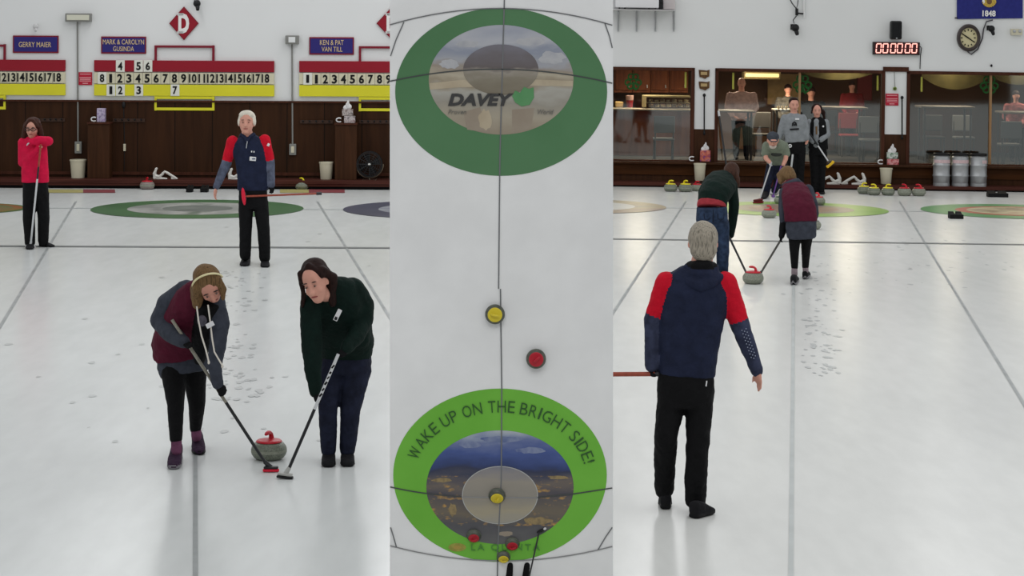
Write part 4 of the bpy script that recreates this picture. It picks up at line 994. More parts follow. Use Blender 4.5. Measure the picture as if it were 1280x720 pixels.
DB = picture('upper_button_print', fz(87), 32 * SS, [(0, (120, 112, 98)), (.3, (132, 126, 112)), (.45, (150, 144, 134)), (.55, (104, 98, 98)), (.8, (112, 108, 112)), (1, (120, 118, 126))], (9, 5.0), 6.0)
e = .0012
ring(626.5, 114.8, 132.5, 105, e, UG, 90.5, 68.5, 626.4, 99.7); ring(626.4, 99.7, 90.6, 68.6, e, UP); 
def patch(pts, d, mt): m.add([S(x, y, d) for x, y in pts], [tuple(range(len(pts)))], mt)
def blob(cx, cy, rx, ry, d, mt, sd, n=18):
    rg = random.Random(sd); patch([(cx + rx * rg.uniform(.75, 1.1) * math.cos(2 * PI * i / n), cy + ry * rg.uniform(.7, 1.1) * math.sin(2 * PI * i / n)) for i in range(n)], d, mt)
PT = paint('print_tan', [(168, 154, 132), (182, 170, 148), (160, 148, 128)], 5); PB = paint('print_brown', [(142, 130, 116), (156, 146, 132)], 7); PW = paint('print_pale', [(160, 162, 168), (178, 179, 182), (156, 158, 168)], 12)
blob(562, 80, 13, 7, 1.3 * e, PW, 1); blob(690, 72, 17, 9, 1.3 * e, PW, 2); blob(664, 52, 20, 6, 1.3 * e, PW, 3); blob(585, 55, 15, 5, 1.3 * e, PW, 4)
patch([(537, 104), (575, 100), (660, 99), (716, 101), (716, 108), (660, 107), (575, 109), (537, 112)], 1.4 * e, PT); patch([(579, 140), (600, 134), (612, 166), (584, 162)], 1.4 * e, PB); patch([(640, 137), (668, 135), (664, 160), (640, 166)], 1.4 * e, PB); blob(606, 150, 9, 14, 1.5 * e, PT, 5)
ring(626, 87, 47, 31.5, 2 * e, DB)
ring(625, 594, 133.5, 108.3, e, LG, 92, 71, 625, 609); ring(625, 609, 92.1, 71.1, e, LP); CL = paint('print_cloud', [(92, 106, 146), (128, 138, 166), (84, 98, 144)], 14); WL = paint('print_warm', [(110, 98, 78), (150, 132, 96), (100, 90, 78)], 24)
blob(664, 563, 20, 4.5, 1.3 * e, CL, 7); blob(588, 556, 17, 4.5, 1.3 * e, CL, 8); blob(628, 549, 30, 4.5, 1.3 * e, CL, 9); blob(566, 637, 5, 9, 1.3 * e, WL, 10); blob(552, 600, 13, 3, 1.3 * e, WL, 11); blob(672, 651, 21, 5, 1.3 * e, WL, 12); blob(698, 597, 14, 2.5, 1.3 * e, WL, 13); blob(632, 667, 10, 3.5, 1.3 * e, PB, 14)
ring(625, 618.8, 47.5, 36.3, 2 * e, mat('button_edge', (176, 178, 176), .5, .2)); ring(625, 618.8, 46.5, 35.4, 2.5 * e, BT)
ML = mat('sheet_line', (112, 114, 116), .5, .2); MLT = mat('sheet_line_thin', (140, 141, 142), .5, .2); MLD = mat('sheet_line_dark', (74, 78, 78), .5, .2)
pline([(630.8, -10), (628, 86), (624.8, 200), (623.3, 361)], 1.6, 3 * e, ML); pline([(625.6, 361), (627.2, 486), (626.6, 600), (622, 690), (620, 935)], 1.6, 3 * e, ML)
pline(curve3((487.5, 101.5), (627.5, 86.5), (765.4, 104)), 1.5, 3 * e, MLD)
pline(curve3((487.5, 31), (627, 10.5), (765.4, 31.5)), 1.4, 3 * e, ML); pline([(505, 27.5), (495, 50), (488.3, 70)], 1.5, 3 * e, ML); pline([(756, 29), (762, 46), (765.3, 60)], 1.5, 3 * e, ML)
pline(curve3((487.5, 608.4), (533, 616.6), (577, 620.5)), 1.5, 3 * e, MLD); pline([(577, 621), (672, 622)], 1.2, 3.4 * e, MLT); pline([(672, 621.5), (717, 617.2), (765.3, 609.8)], 1.5, 3 * e, MLD)
pline(curve3((487.5, 681.8), (627, 700.8), (765.4, 682.8)), 1.4, 3 * e, MLT); pline([(488.3, 659), (492, 671), (495.5, 683.5)], 1.5, 3 * e, ML); pline([(765.3, 659), (757, 671), (747.5, 687)], 1.5, 3 * e, ML)
gb = paint('green_leaf_emblem', [(84, 140, 92), (104, 152, 108)], 6)
m.add([S(x, y, 3 * e) for x, y in ((640, 120), (644, 113), (650, 116), (655, 108.5), (661, 111), (667, 109), (667.5, 122), (662, 131), (652, 133), (644, 128))], [tuple(range(10))], gb)
sun = mat('orange_sun_emblem', (150, 150, 72), .5, .2, var=.2, vscale=60)
ring(571.5, 684, 11, 5.2, 2 * e, sun); ring(571.5, 684, 5, 2.6, 3 * e, mat('orange_sun_core', (168, 146, 76), .5, .2))
sheet = m.build('ice_sheet', M=sl.M); tag(sheet, 'upright pale ice sheet with two green ringed houses between the halls', 'ice sheet', kind='structure')  # an ice sheet stood upright, not a wall of the halls
TXT = mat('print_dark', (66, 66, 66), .5, .2); TXT2 = mat('print_green_dark', (54, 92, 50), .5, .2); TXT3 = mat('print_grey', (120, 118, 112), .5, .2)
b = MB(); add_text(b, 'DAVEY', S(601, 124.6, .003), 82 * SS, 15.6 * SS, TXT, .002, offset=.045, shear=.25); b.build('lettering', sheet)
b = MB(); add_text(b, 'Proven', S(571.5, 139.8, .003), 23 * SS, 5.6 * SS, TXT3, .002, shear=.3); add_text(b, 'World', S(682, 139.8, .003), 20 * SS, 6 * SS, TXT3, .002, shear=.3); b.build('small_lettering', sheet)
b = MB(); s_ = 'WAKE UP ON THE BRIGHT SIDE!'; adv = {'I': .42, ' ': .42, '!': .4, 'W': 1.25, 'N': 1.05, 'O': 1.1, 'A': 1.02, 'G': 1.08, 'D': 1.02, 'E': .82, 'S': .8, 'P': .82, 'K': .95, 'T': .9, 'H': 1.02, 'U': 1.0, 'R': .92, 'B': .92}
tot = sum(adv[c] for c in s_); RX, RY, CX, CY = 113.5, 87, 625.5, 595
N_ = 400; A0, A1 = math.radians(165.5), math.radians(10.5); arc = [0]
for i in range(N_):
    a, a2 = A0 + (A1 - A0) * i / N_, A0 + (A1 - A0) * (i + 1) / N_; arc.append(arc[-1] + math.hypot(RX * (math.cos(a2) - math.cos(a)), RY * (math.sin(a2) - math.sin(a))))
acc = 0
for ch in s_:
    ctr = (acc + adv[ch] / 2) / tot * arc[-1]; acc += adv[ch]
    if ch == ' ': continue
    i = min(range(N_ + 1), key=lambda q: abs(arc[q] - ctr)); a = A0 + (A1 - A0) * i / N_
    rot = math.atan2(-RY * math.cos(a), RX * math.sin(a))
    wch = adv[ch] / tot * arc[-1] * .80
    add_text(b, ch, S(CX + RX * math.cos(a), CY - RY * math.sin(a), .003), (wch if ch not in 'I!' else 2.4) * SS, 14.5 * SS, TXT2, .002, rot=rot, offset=-.008)
b.build('arched_lettering', sheet)
b = MB(); add_text(b, 'LA QUINTA', S(632, 684.6, .003), 86 * SS, 9.4 * SS, mat('print_green_mid', (82, 140, 66), .5, .2), .002, spacing=1.3); b.build('faint_lettering', sheet)

# stones on the sheet
UPR = Matrix.Rotation(PI / 2, 3, 'X')          # local z points out of the sheet towards the camera
HREDM = mat('overhead_red_cap', (176, 26, 44), .4, .4); HYELM = mat('overhead_yellow_cap', (212, 192, 48), .4, .4)
def slab_stone(cx, cy, r, hm, label, tilt=0, sink=0, yaw=0):
    R_ = Matrix.Rotation(math.radians(tilt), 3, 'X') @ UPR @ Matrix.Rotation(math.radians(15), 3, 'Z')
    rr = r * SS; c = S(cx, cy, -sink * rr + .001)
    return make_stone(sl, c, rr, hm, label, 'stones on the upright ice sheet', yaw, gm=GDARK, bm_=mat('dark_granite_band', (98, 102, 92), .6, .3), rot=R_, hh=.95)
slab_stone(618.8, 392, 12.4, HYELM, 'yellow capped stone on the centre line halfway up the ice sheet', yaw=-.4)
slab_stone(670, 447.5, 12.4, HREDM, 'red capped stone alone right of the centre line halfway up the sheet', yaw=.5)
slab_stone(621.3, 616.5, 10.6, HYELM, 'yellow capped stone in the middle of the lower ring', 30, .35, .9)
slab_stone(592.3, 667, 9.2, HREDM, 'red capped stone over the orange sun emblem in the lower ring', 32, .4, .2)
slab_stone(640.4, 677, 9.2, HREDM, 'red capped stone just above the lowest yellow stone', 32, .4, .2)
slab_stone(629.4, 693.5, 8.6, HYELM, 'lowest yellow capped stone on the bottom edge of the lower ring', 34, .4, 0)

# the sweeper seen from above at the lower edge of the sheet
kk = SS
SP = lambda x, y, d=0: S(x, y, -d * kk)
p = Person('person seen from above in black shoes below the lowest yellow stone', sl, 0, 0, vox=.9, P=SP, k=kk, base=S(647, 716))
for sx, xt in (('a', 637.2), ('b', 657.6)):
    toe, heel = SP(xt + (1.2 if sx == 'b' else .6), 706.5, -1), SP(xt - .8, 723, -1)
    p.cone('shoe_' + sx, heel, toe, 4.2, 3.4); p.cone('shoe_' + sx, heel, SP(xt - 1, 724, -6), 4.2, 4)
    p.chain('trousers', [SP(xt - 1, 724, -7), SP(xt - 1, 740, -30), SP(646 + (xt - 647) * .8, 762, -58)], [4.6, 5.2, 7])
p.loft('jacket', [(SP(647, 762, -58), 15, 9), (SP(647, 790, -90), 17, 11), (SP(647, 806, -106), 16, 9), (SP(647, 812, -112), 6, 5)])
for sx in (-1, 1): p.chain('jacket', [SP(647 + sx * 16, 803, -100), SP(647 + sx * 19, 778, -84), SP(650 + sx * 8, 756, -62)], [5, 4.6, 3.6])
for sx in (-1, 1): p.hand('glove', SP(650 + sx * 8, 756, -62), SP(651 + sx * 4, 748, -56), (0, 1, 0), 10, 50, -sx)
p.head(SP(647, 822, -122), 12, 18, yaw=180, pitch=-30, neck=SP(647, 812, -112))
p.ell('hair', p.hp(0, -.1, .2), (6.8, 8, 6.6), p.hM)
p.finish({'jacket': ([NAVYC], .4, 'jacket'), 'trousers': ([NAVYC], .3, 'trousers'), 'shoe_a': ([BLK], 0, 'shoe'), 'shoe_b': ([BLK], 0, 'shoe'), 'hair': ([HD], .3, 'hair'), 'glove': ([GLOVE], 0, 'glove')}, SKIN)
t = thing('curling_broom', 'thin dark broom beside the shoes at the foot of the ice sheet', 'broom', sl, S(676, 662), 'brooms')
a, b_ = SP(674, 664, -2), SP(652, 748, -58)
b = MB(); b.cyl(a, b_, 1.0 * kk, 1.1 * kk, DSHAFT, 10); b.build('shaft', t, S(676, 662), smooth=True)
b = MB(); b.ell(SP(676.5, 663, -1), (6 * kk, .01, 1.8 * kk), BLACK, Matrix.Rotation(-.4, 3, 'Y')); b.build('brush_head', t, S(676, 662), smooth=True)
b = MB(); b.ell(SP(681, 660.5, -2), (2.2 * kk, .008, 1.6 * kk), WSHAFT, Matrix.Rotation(-.4, 3, 'Y')); b.build('brush_pad', t, S(676, 662), smooth=True)
# ------------------------------------------------------------------ right hall
R = RIGHT
yfR = R.ground(1020, 236.8).y; R.yb = yfR + .55
f = MB(); q = quad(R, 640, 1540, 1500, R.yb)
for p_ in q: p_.z = 0
f.add(q + [p_ - Vector((0, 0, .12)) for p_ in q], [(0, 1, 2, 3), (7, 6, 5, 4), (0, 4, 5, 1), (1, 5, 6, 2), (2, 6, 7, 3), (3, 7, 4, 0)], ICE_R)
vp_line(R, f, 1156, 303.5, 995, 41, LINE, .03); vp_line(R, f, 826, 300, 995, 41, LINE, .03); vp_line(R, f, 992, 360, 995, 41, LINE2, .028, far=340); scuffs(R, f, 985, 1060, 318, 470, 110, SM, 3); scuffs(R, f, 1050, 1270, 275, 360, 60, SM, 4)
yh_ = R.ground(992, 302).y; strip(f, R.at(640, 300, yh_), R.at(1540, 300, yh_), .16, .005, HOGL)
yt_ = R.ground(992, 262).y; strip(f, R.at(640, 300, yt_), R.at(1540, 300, yt_), .12, .003, LINE2)
c0 = R.ground(992, 261.5); r0 = 117.5 * c0.y / F
disc(f, c0, r0, .006, paint('lime_ring', [(128, 168, 84), (140, 178, 92), (150, 182, 104)], 1)); disc(f, c0, r0 * .64, .008, paint('purple_ring', [(128, 118, 128), (150, 142, 120), (112, 110, 124)], 1.4)); disc(f, c0, r0 * .48, .010, paint('tan_picture', [(160, 140, 110), (140, 110, 100), (176, 164, 128)], 2, 5, (1, .5, 1)))
c1 = R.ground(1270, 264.5); r1 = 117.5 * c1.y / F
disc(f, c1, r1, .006, paint('green_ring_right', [(84, 140, 88), (94, 150, 96)], 1)); disc(f, c1, r1 * .64, .008, mat('coral_ring', (176, 104, 88), .4, .1, var=.15)); disc(f, c1, r1 * .52, .010, paint('cream_picture', [(170, 140, 110), (196, 186, 150), (140, 120, 96), (188, 176, 140)], 2.2, 6, (.7, .5, 1)))
c2 = R.ground(715, 257.5); r2 = 117.5 * c2.y / F
disc(f, c2, r2, .006, paint('taupe_ring', [(152, 148, 140), (176, 164, 138), (160, 142, 136)], .9)); disc(f, c2, r2 * .67, .008, paint('white_centre', [(206, 206, 200), (190, 190, 186)], 1))
tag(f.build('floor', M=R.M), 'white curling ice with lime ringed house below the lounge windows', 'floor', kind='structure')

zt = R.wall(995, 87.2).z; zb = R.wall(995, 204).z; X = lambda px: R.wall(px, 130).x
w = MB(); T = .16; zT = R.wall(995, -100).z
def wb(x0, x1, z0, z1, m, y0=0.0, y1=None):
    y1 = T if y1 is None else y1
    w.box(((x0 + x1) / 2, R.yb + (y0 + y1) / 2, (z0 + z1) / 2), (x1 - x0, y1 - y0, z1 - z0), m)
wb(X(640), X(1540), zt, zT, WHITE); wb(X(640), X(1540), 0, zb, WOODP)
z162 = R.wall(880, 161.5).z; z168 = R.wall(1120, 168).z
wb(X(868), X(893.5), z162, zt, WHITE); wb(X(868), X(893.5), zb, z162, WOODP); wb(X(1106), X(1133), z168, zt, WHITE); wb(X(1106), X(1133), zb, z168, WOODP)
wb(X(640), X(690), zb, zt, WHITE); wb(X(1345), X(1540), zb, zt, WHITE)
tag(w.build('wall_back', M=R.M), 'white wall with two narrow pillars between the lounge windows', 'wall', kind='structure')
w = MB(); w.box(((X(640) + X(1540)) / 2, R.yb - .06, zb - .02), (X(1540) - X(640), .2, .045), WOODP, .006)
w.box(((X(640) + X(1540)) / 2, R.yb - .012, (zb + .2) / 2), (X(1540) - X(640), .024, zb - .2), wood_mat('panel_below_windows', (60, 34, 13), (82, 47, 20), (1.2, 10, 10)))
tag(w.build('trim_2', M=R.M), 'dark wooden sill board and panel below the lounge windows', 'sill', kind='structure')
w = MB(); sh = R.at(1020, 231, yfR).z; STEP_R = sh
w.box(((X(640) + X(1540)) / 2, (yfR + R.yb) / 2, sh - .03), (X(1540) - X(640), R.yb - yfR, .06), WOODR, .006)
w.box(((X(640) + X(1540)) / 2, (yfR + R.yb) / 2 + .05, (sh - .06) / 2), (X(1540) - X(640), R.yb - yfR - .1, sh - .06), RUBBER)
tag(w.build('baseboard_back', M=R.M), 'long reddish wooden step below the lounge windows', 'step', kind='structure')
w = MB(); a = R.wall(1104, 87, .03); b_ = R.wall(1136, 87, .03); w.box(((a.x + b_.x) / 2, R.yb - .02, zt + .035), (b_.x - a.x, .04, .09), WOODF, .004); tag(w.build('trim_3', M=R.M), 'small brown wooden block above the pillar with the red notice', 'trim', kind='structure')

def glass_mat():
    m = bpy.data.materials.new('window_glass'); m.use_nodes = True; nt = m.node_tree
    for n in list(nt.nodes): nt.nodes.remove(n)
    o = nt.nodes.new('ShaderNodeOutputMaterial'); mx = nt.nodes.new('ShaderNodeMixShader'); t = nt.nodes.new('ShaderNodeBsdfTransparent'); g = nt.nodes.new('ShaderNodeBsdfGlossy')
    t.inputs['Color'].default_value = (.88, .92, .9, 1); g.inputs['Roughness'].default_value = .03; g.inputs['Color'].default_value = (.92, 1, .98, 1); mx.inputs['Fac'].default_value = .125
    nt.links.new(t.outputs[0], mx.inputs[1]); nt.links.new(g.outputs[0], mx.inputs[2]); nt.links.new(mx.outputs[0], o.inputs['Surface']); return m
GLASS = glass_mat(); TANW = wood_mat('tan_mullion', (140, 108, 76), (164, 128, 92), (14, 14, 1))
def window(n, x0, x1, mull, label):
    xa, xb = X(x0), X(x1); c = Vector(((xa + xb) / 2, R.yb, zb)); t = thing('window_%d' % n, label, 'window', R, c); t['kind'] = 'structure'
    fw = 4.2 * R.yb / F; b = MB()
    for (u0, u1, v0, v1) in ((xa, xb, zt - fw * .8, zt + .01), (xa, xb, zb - .005, zb + fw * .45), (xa, xa + fw, zb, zt), (xb - fw, xb, zb, zt)):
        b.box(((u0 + u1) / 2, R.yb + .04, (v0 + v1) / 2), (u1 - u0, .14, v1 - v0), WOODF, .006)
    b.build('window_frame', t, c)
    if mull:
        b = MB(); xm = X(mull); b.box((xm, R.yb + .05, (zt + zb) / 2), (2.6 * R.yb / F, .08, zt - zb - .05), TANW, .006); b.build('mullion', t, c)
    edges = [xa + fw * .5] + ([X(mull)] if mull else []) + [xb - fw * .5]
    for u, v in zip(edges[:-1], edges[1:]):
        b = MB(); y = R.yb + .075; b.add([(u, y, zb + .02), (v, y, zb + .02), (v, y, zt - .02), (u, y, zt - .02)], [(0, 1, 2, 3)], GLASS); b.build('pane', t, c)
window(1, 690, 868, None, 'lounge window beside the centre ice sheet')
window(2, 893.5, 1106, 999.6, 'wide lounge window behind the two standing players')
window(3, 1133, 1345, 1238.7, 'wide lounge window behind the three steel kegs')

# ------------------------------------------------------------------ lounge behind the glass
DW = mat('lounge_dark_wall', (84, 58, 42), .8, .2, var=.25, vscale=.8); DFL = mat('lounge_carpet', (46, 42, 40), .9, .1, var=.2, vscale=3)
yl0, yl1 = R.yb + T, R.yb + 8.0; zl0, zl1 = .30, zt + .35; xl0, xl1 = X(640), X(1560) + 1.5
w = MB()
w.box(((xl0 + xl1) / 2, yl1 + .06, (zl0 + zl1) / 2), (xl1 - xl0, .12, zl1 - zl0), DW)
tag(w.build('wall_lounge', M=R.M), 'brown rear wall of the lounge behind the windows', 'wall', kind='structure')
w = MB(); w.box(((xl0 + xl1) / 2, (yl0 + yl1) / 2, zl0 - .06), (xl1 - xl0, yl1 - yl0, .12), DFL); tag(w.build('floor', M=R.M), 'dark lounge carpet behind the windows', 'floor', kind='structure')
w = MB(); w.box(((xl0 + xl1) / 2, (yl0 + yl1) / 2, zl1 + .05), (xl1 - xl0, yl1 - yl0, .1), DW); tag(w.build('ceiling', M=R.M), 'dark lounge ceiling behind the windows', 'ceiling', kind='structure')
w = MB()
for xx in (xl0 - .05, xl1 + .05): w.box((xx, (yl0 + yl1) / 2, (zl0 + zl1) / 2), (.1, yl1 - yl0, zl1 - zl0), DW)
tag(w.build('wall_side', M=R.M), 'end walls of the lounge', 'wall', kind='structure')

def L_at(px, py, back): return R.at(px, py, R.yb + back)
def lbox(mb, px0, py0, px1, py1, back, depth, m, bev=.01):
    a = L_at(px0, py0, back); b_ = L_at(px1, py1, back); mb.box(((a.x + b_.x) / 2, a.y + depth / 2, (a.z + b_.z) / 2), (b_.x - a.x, depth, a.z - b_.z), m, bev); return Vector(((a.x + b_.x) / 2, a.y + depth / 2, b_.z))
CABW = wood_mat('lounge_cabinet_wood', (92, 48, 30), (124, 70, 44), (12, 12, 1)); CTOP = mat('counter_top', (136, 126, 110), .5, .3, var=.15)
for i, (a0, a1) in enumerate(((768, 790), (791, 813), (814, 836), (837, 860))):
    c = L_at((a0 + a1) / 2, 116, 6.5); t = thing('wall_cabinet', ['brown cupboard nearest the centre ice sheet', 'second brown cupboard behind the window, left of the pair above the snack case', 'third brown cupboard behind the window, above the snack case', 'brown cupboard behind the yellow tape of the window'][i], 'cupboard', R, c, 'cupboards in the lounge')
    b = MB(); lbox(b, a0, 80, a1, 116, 6.5, .4, CABW); b.build('body', t, c); b = MB(); lbox(b, a0 + 2, 84, a1 - 2, 113, 6.46, .04, CABW); d = b.build('door', t, c); b = MB(); b.cyl(L_at(a1 - 4, 110, 6.44), L_at(a1 - 4, 106, 6.44), .012, .012, STEEL, 8); b.build('handle', d, c)
def counter(px0, px1, py, back, label, m, hgt=1.0):
    a = L_at(px0, py, back); b_ = L_at(px1, py, back); c = Vector(((a.x + b_.x) / 2, a.y + .3, zl0)); t = thing('counter', label, 'counter', R, c)
    b = MB(); b.box((c.x, c.y, (zl0 + a.z - .04) / 2), (b_.x - a.x, .55, a.z - .04 - zl0), m, .01); b.build('body', t, c)
    b = MB(); b.box((c.x, c.y, a.z - .02), (b_.x - a.x + .06, .62, .04), CTOP, .01); b.build('top', t, c); return a.z
counter(700, 864, 134.5, 4.6, 'pale topped bar counter behind the left lounge window', CABW)
c = L_at(835, 134, 4.8); t = thing('display_case', 'long glass fronted snack case on the pale bar counter', 'display case', R, c); MET = mat('case_metal', (136, 124, 92), .4, .4)
b = MB(); lbox(b, 807, 119, 863, 122.5, 4.7, .35, MET); lbox(b, 803.5, 119, 808, 134.2, 4.7, .35, MET); lbox(b, 807, 128, 863, 129.5, 4.75, .3, MET); b.build('frame', t, c)
b = MB(); SN = paint('snack_colours', [(150, 60, 50), (200, 186, 150), (90, 80, 70), (190, 150, 90)], 8)
for i in range(7): lbox(b, 811 + i * 7.4, 124 + (i % 2), 816 + i * 7.4, 128, 4.8, .1, SN); lbox(b, 811 + i * 7.4, 130, 817 + i * 7.4, 134, 4.8, .1, SN)
b.build('snacks', t, c)
def small_item(name, px0, py0, px1, py1, back, m, label, cat):
    b = MB(); c = lbox(b, px0, py0, px1, py1, back, .16, m, .02); o = b.build(name, base=c, M=R.M); tag(o, label, cat)
b = MB(); c = L_at(787, 134.2, 4.75); k_ = (R.yb + 4.7) / F
b.lathe([(0, 0), (3.4 * k_, 0), (4.6 * k_, 9 * k_), (5.2 * k_, 15 * k_), (4.8 * k_, 15 * k_), (3.2 * k_, 1 * k_), (0, 1 * k_)], mat('red_white_bucket', (196, 160, 150), .5, .3), Matrix.Translation(c), 20, [mat('bucket_red', (150, 30, 36), .5, .3)] * 2 + [mat('red_white_bucket', (196, 160, 150), .5, .3)] * 4)
o = b.build('popcorn_bucket', base=c, M=R.M, smooth=True); tag(o, 'red and white bucket on the bar counter under the green wreath', 'bucket')
small_item('bread_box', 769, 127, 779, 134.2, 4.8, mat('tan_carton', (168, 140, 90), .6, .2, var=.2), 'tan carton on the bar counter beside the bucket', 'carton')

LIT = mat('lit_diffuser', (250, 226, 160), .5, .2, emit=(255, 226, 150), estr=1.3)
c = L_at(952, 98, 5.5); t = thing('ceiling_light', 'long lit yellowish lounge light behind the wide window', 'lamp', R, c)
b = MB(); lbox(b, 930, 88.5, 976, 99.5, 5.5, .5, mat('fixture_metal', (160, 140, 100), .4, .4), .02); b.build('housing', t, c); b = MB(); lbox(b, 932, 91.5, 974, 96.8, 5.44, .06, LIT, .02); b.build('diffuser', t, c)
b = MB(); c = lbox(b, 960, 92, 999, 131, 7.6, .1, mat('tan_wall_panel', (150, 124, 84), .7, .2, var=.15)); tag(b.build('wall_panel', base=c, M=R.M), 'tan wall panel at the back of the lounge', 'panel')
def banner(px0, px1, y0, y1, sag, label, m):
    c = L_at((px0 + px1) / 2, y0, 5.0); b = MB(); n = 16; vs = []
    for dd in (0, .02):
        for i in range(n + 1):
            t_ = i / n; x = px0 + (px1 - px0) * t_; ys = y1 + sag * 4 * t_ * (1 - t_)
            vs += [L_at(x, y0, 5.0) + Vector((0, dd, 0)), L_at(x, ys, 5.0) + Vector((0, dd, 0))]
    fs = []
    for i in range(n): fs += [(2 * i, 2 * i + 2, 2 * i + 3, 2 * i + 1), (2 * (n + 1) + 2 * i, 2 * (n + 1) + 2 * i + 1, 2 * (n + 1) + 2 * i + 3, 2 * (n + 1) + 2 * i + 2), (2 * i + 1, 2 * i + 3, 2 * (n + 1) + 2 * i + 3, 2 * (n + 1) + 2 * i + 1)]
    b.add(vs, fs, m); tag(b.build('banner', base=c, M=R.M), label, 'banner', 'draped banners in the lounge')
BAN = mat('olive_banner', (50, 45, 24), .8, .1, var=.3, vscale=4)
banner(1004, 1092, 84, 92, 8, 'olive draped banner at the top of the wide middle window', BAN); banner(1152, 1238, 86, 96, 16, 'olive draped banner behind the pane above the kegs', BAN); banner(1242, 1310, 90, 98, 8, 'olive draped banner at the right edge of the view', BAN)
# tables and chairs
TTOP = mat('lounge_table_top', (96, 88, 80), .5, .3, var=.1); CHB = mat('chair_frame', (40, 36, 34), .5, .3); CHR = mat('chair_red', (92, 22, 24), .6, .2); CHG = mat('chair_grey', (86, 86, 86), .6, .2)
def table(px, py, hw, back, label, items=0):
    a = L_at(px, py, back); k = a.y / F; c = Vector((a.x, a.y + .35, zl0)); t = thing('lounge_table', label, 'table', R, c, 'tables in the lounge')
    b = MB(); b.box((c.x, c.y, a.z - .02), (2 * hw * k, .8, .04), TTOP, .015); b.build('top', t, c)
    for sx in (-1, 1):
        for sy in (-1, 1):
            b = MB(); b.cyl((c.x + sx * hw * k * .85, c.y + sy * .32, zl0), (c.x + sx * hw * k * .85, c.y + sy * .32, a.z - .04), .022, .022, CHB, 8); b.build('leg', t, c)
def chair(px, back, m, label, face=1):
    a = L_at(px, 140, back); c = Vector((a.x, a.y, zl0)); t = thing('lounge_chair', label, 'chair', R, c, 'chairs in the lounge')
    b = MB(); b.box((c.x, c.y, zl0 + .46), (.42, .42, .05), m, .02); b.build('seat', t, c)
    b = MB(); b.box((c.x, c.y + face * .19, zl0 + .76), (.42, .04, .34), m, .02); b.build('backrest', t, c)
    for sx in (-1, 1):
        for sy in (-1, 1):
            b = MB(); b.cyl((c.x + sx * .18, c.y + sy * .18, zl0), (c.x + sx * .18, c.y + sy * .18, zl0 + (.8 if sy == face else .45)), .016, .016, CHB, 8); b.build('leg', t, c)
table(914, 138, 30, 2.2, 'lounge table in front of the bald person'); table(985, 137, 16, 4.2, 'lounge table left of the tan mullion, under a row of cups'); table(1055, 134, 30, 4.0, 'pale lounge table right of the woman in the black vest'); table(1185, 133, 34, 4.0, 'lounge table above the kegs behind glass'); table(1275, 140, 22, 3.2, 'lounge table right of the right tan mullion')
chair(1036, 6.9, CHG, 'grey chair behind the pale lounge table, nearer the tan mullion'); chair(1062, 5.4, CHR, 'red chair behind the pale lounge table'); chair(1088, 3.4, CHG, 'grey chair at the right end of the middle window'); chair(1168, 5.0, CHB, 'dark chair behind the table above the kegs'); chair(1205, 5.0, CHG, 'grey chair behind the table above the kegs'); chair(1262, 2.2, CHG, 'grey chair right of the right tan mullion', -1); chair(953, 5.2, CHB, 'dark chair behind the table with cups'); chair(830, 2.5, CHG, 'grey chair in front of the bar counter', -1)
for i in range(6):
    px = 973 + i * 5; c = L_at(px, 137, 4.4); b = MB(); k_ = c.y / F
    b.lathe([(0, 0), (1.3 * k_, 0), (1.6 * k_, 4.5 * k_), (1.4 * k_, 4.5 * k_), (1.1 * k_, .4 * k_), (0, .4 * k_)], mat('paper_cup', (196, 178, 140), .6, .2), Matrix.Translation(c), 12); tag(b.build('paper_cup', base=c, M=R.M, smooth=True), 'small pale paper cup in a row on the lounge table behind glass', 'cup', 'paper cups on the lounge table')
c = L_at(1078, 130, 6.9); b = MB(); lbox(b, 1072, 88, 1090, 126, 6.9, .12, CHR, .02); tag(b.build('red_curtain', base=c, M=R.M), 'dark red hanging cloth at the back of the lounge', 'curtain')

def wreath(cx, cy, r, label):
    """hanging green clover: three heart shaped leaves of curled wire"""
    c = L_at(cx, cy, .22); k = c.y / F; t = thing('clover_ornament', label, 'ornament', R, c, 'green clovers hung in the windows'); G = mat('clover_green', (30, 104, 44), .6, .2, var=.2, vscale=20)
    for i, a0 in enumerate((90, 215, 325)):
        a = math.radians(a0); o = c + Vector((math.cos(a), 0, math.sin(a))) * r * .52 * k; b = MB()
        for sx in (-1, 1):
            oo = o + Vector((-math.sin(a), 0, math.cos(a))) * sx * r * .24 * k
            b.tube([oo + Vector((math.cos(t_), 0, math.sin(t_))) * r * .30 * k for t_ in [2 * PI * j / 16 for j in range(17)]], r * .095 * k, G, 6)
        b.ell(o, (r * .16 * k, .015, r * .16 * k), G, n=10, k=6); b.build('leaf', t, c, smooth=True)
    b = MB(); b.tube([c, c + Vector((r * .1 * k, 0, -r * .5 * k)), c + Vector((r * .3 * k, 0, -r * .95 * k))], r * .1 * k, G, 6); b.build('stem', t, c, smooth=True)
    b = MB(); b.cyl(c + Vector((0, 0, r * .9 * k)), Vector((c.x, c.y, zt - .01)), .004, .004, G, 5); b.build('thread', t, c)
wreath(791.5, 102, 11.5, 'green clover hanging over the bar counter window'); wreath(1003, 105, 13, 'green clover hanging at the mullion above the standing players'); wreath(1236.5, 106, 12.5, 'green clover hanging at the mullion right of the kegs')
YT = mat('yellow_tape', (206, 196, 90), .6, .2)
for x, y0, y1, lb in ((857, 90, 110, 'yellow tape strip beside the left pillar, on the bar window'), (916.5, 91, 111.5, 'yellow tape strip at the left end of the middle window'), (1097, 94.5, 113, 'yellow tape strip at the right end of the middle window'), (1152, 96, 114.5, 'yellow tape strip at the left end of the keg window')):
    b = MB(); c = R.at(x, (y0 + y1) / 2, R.yb + .09); p0 = R.at(x, y0, R.yb + .09); p1 = R.at(x, y1, R.yb + .09); b.box(c, (2.4 * c.y / F, .006, p0.z - p1.z), YT, .001); tag(b.build('tape_strip', base=c, M=R.M), lb, 'tape strip', 'yellow tape strips on the windows')

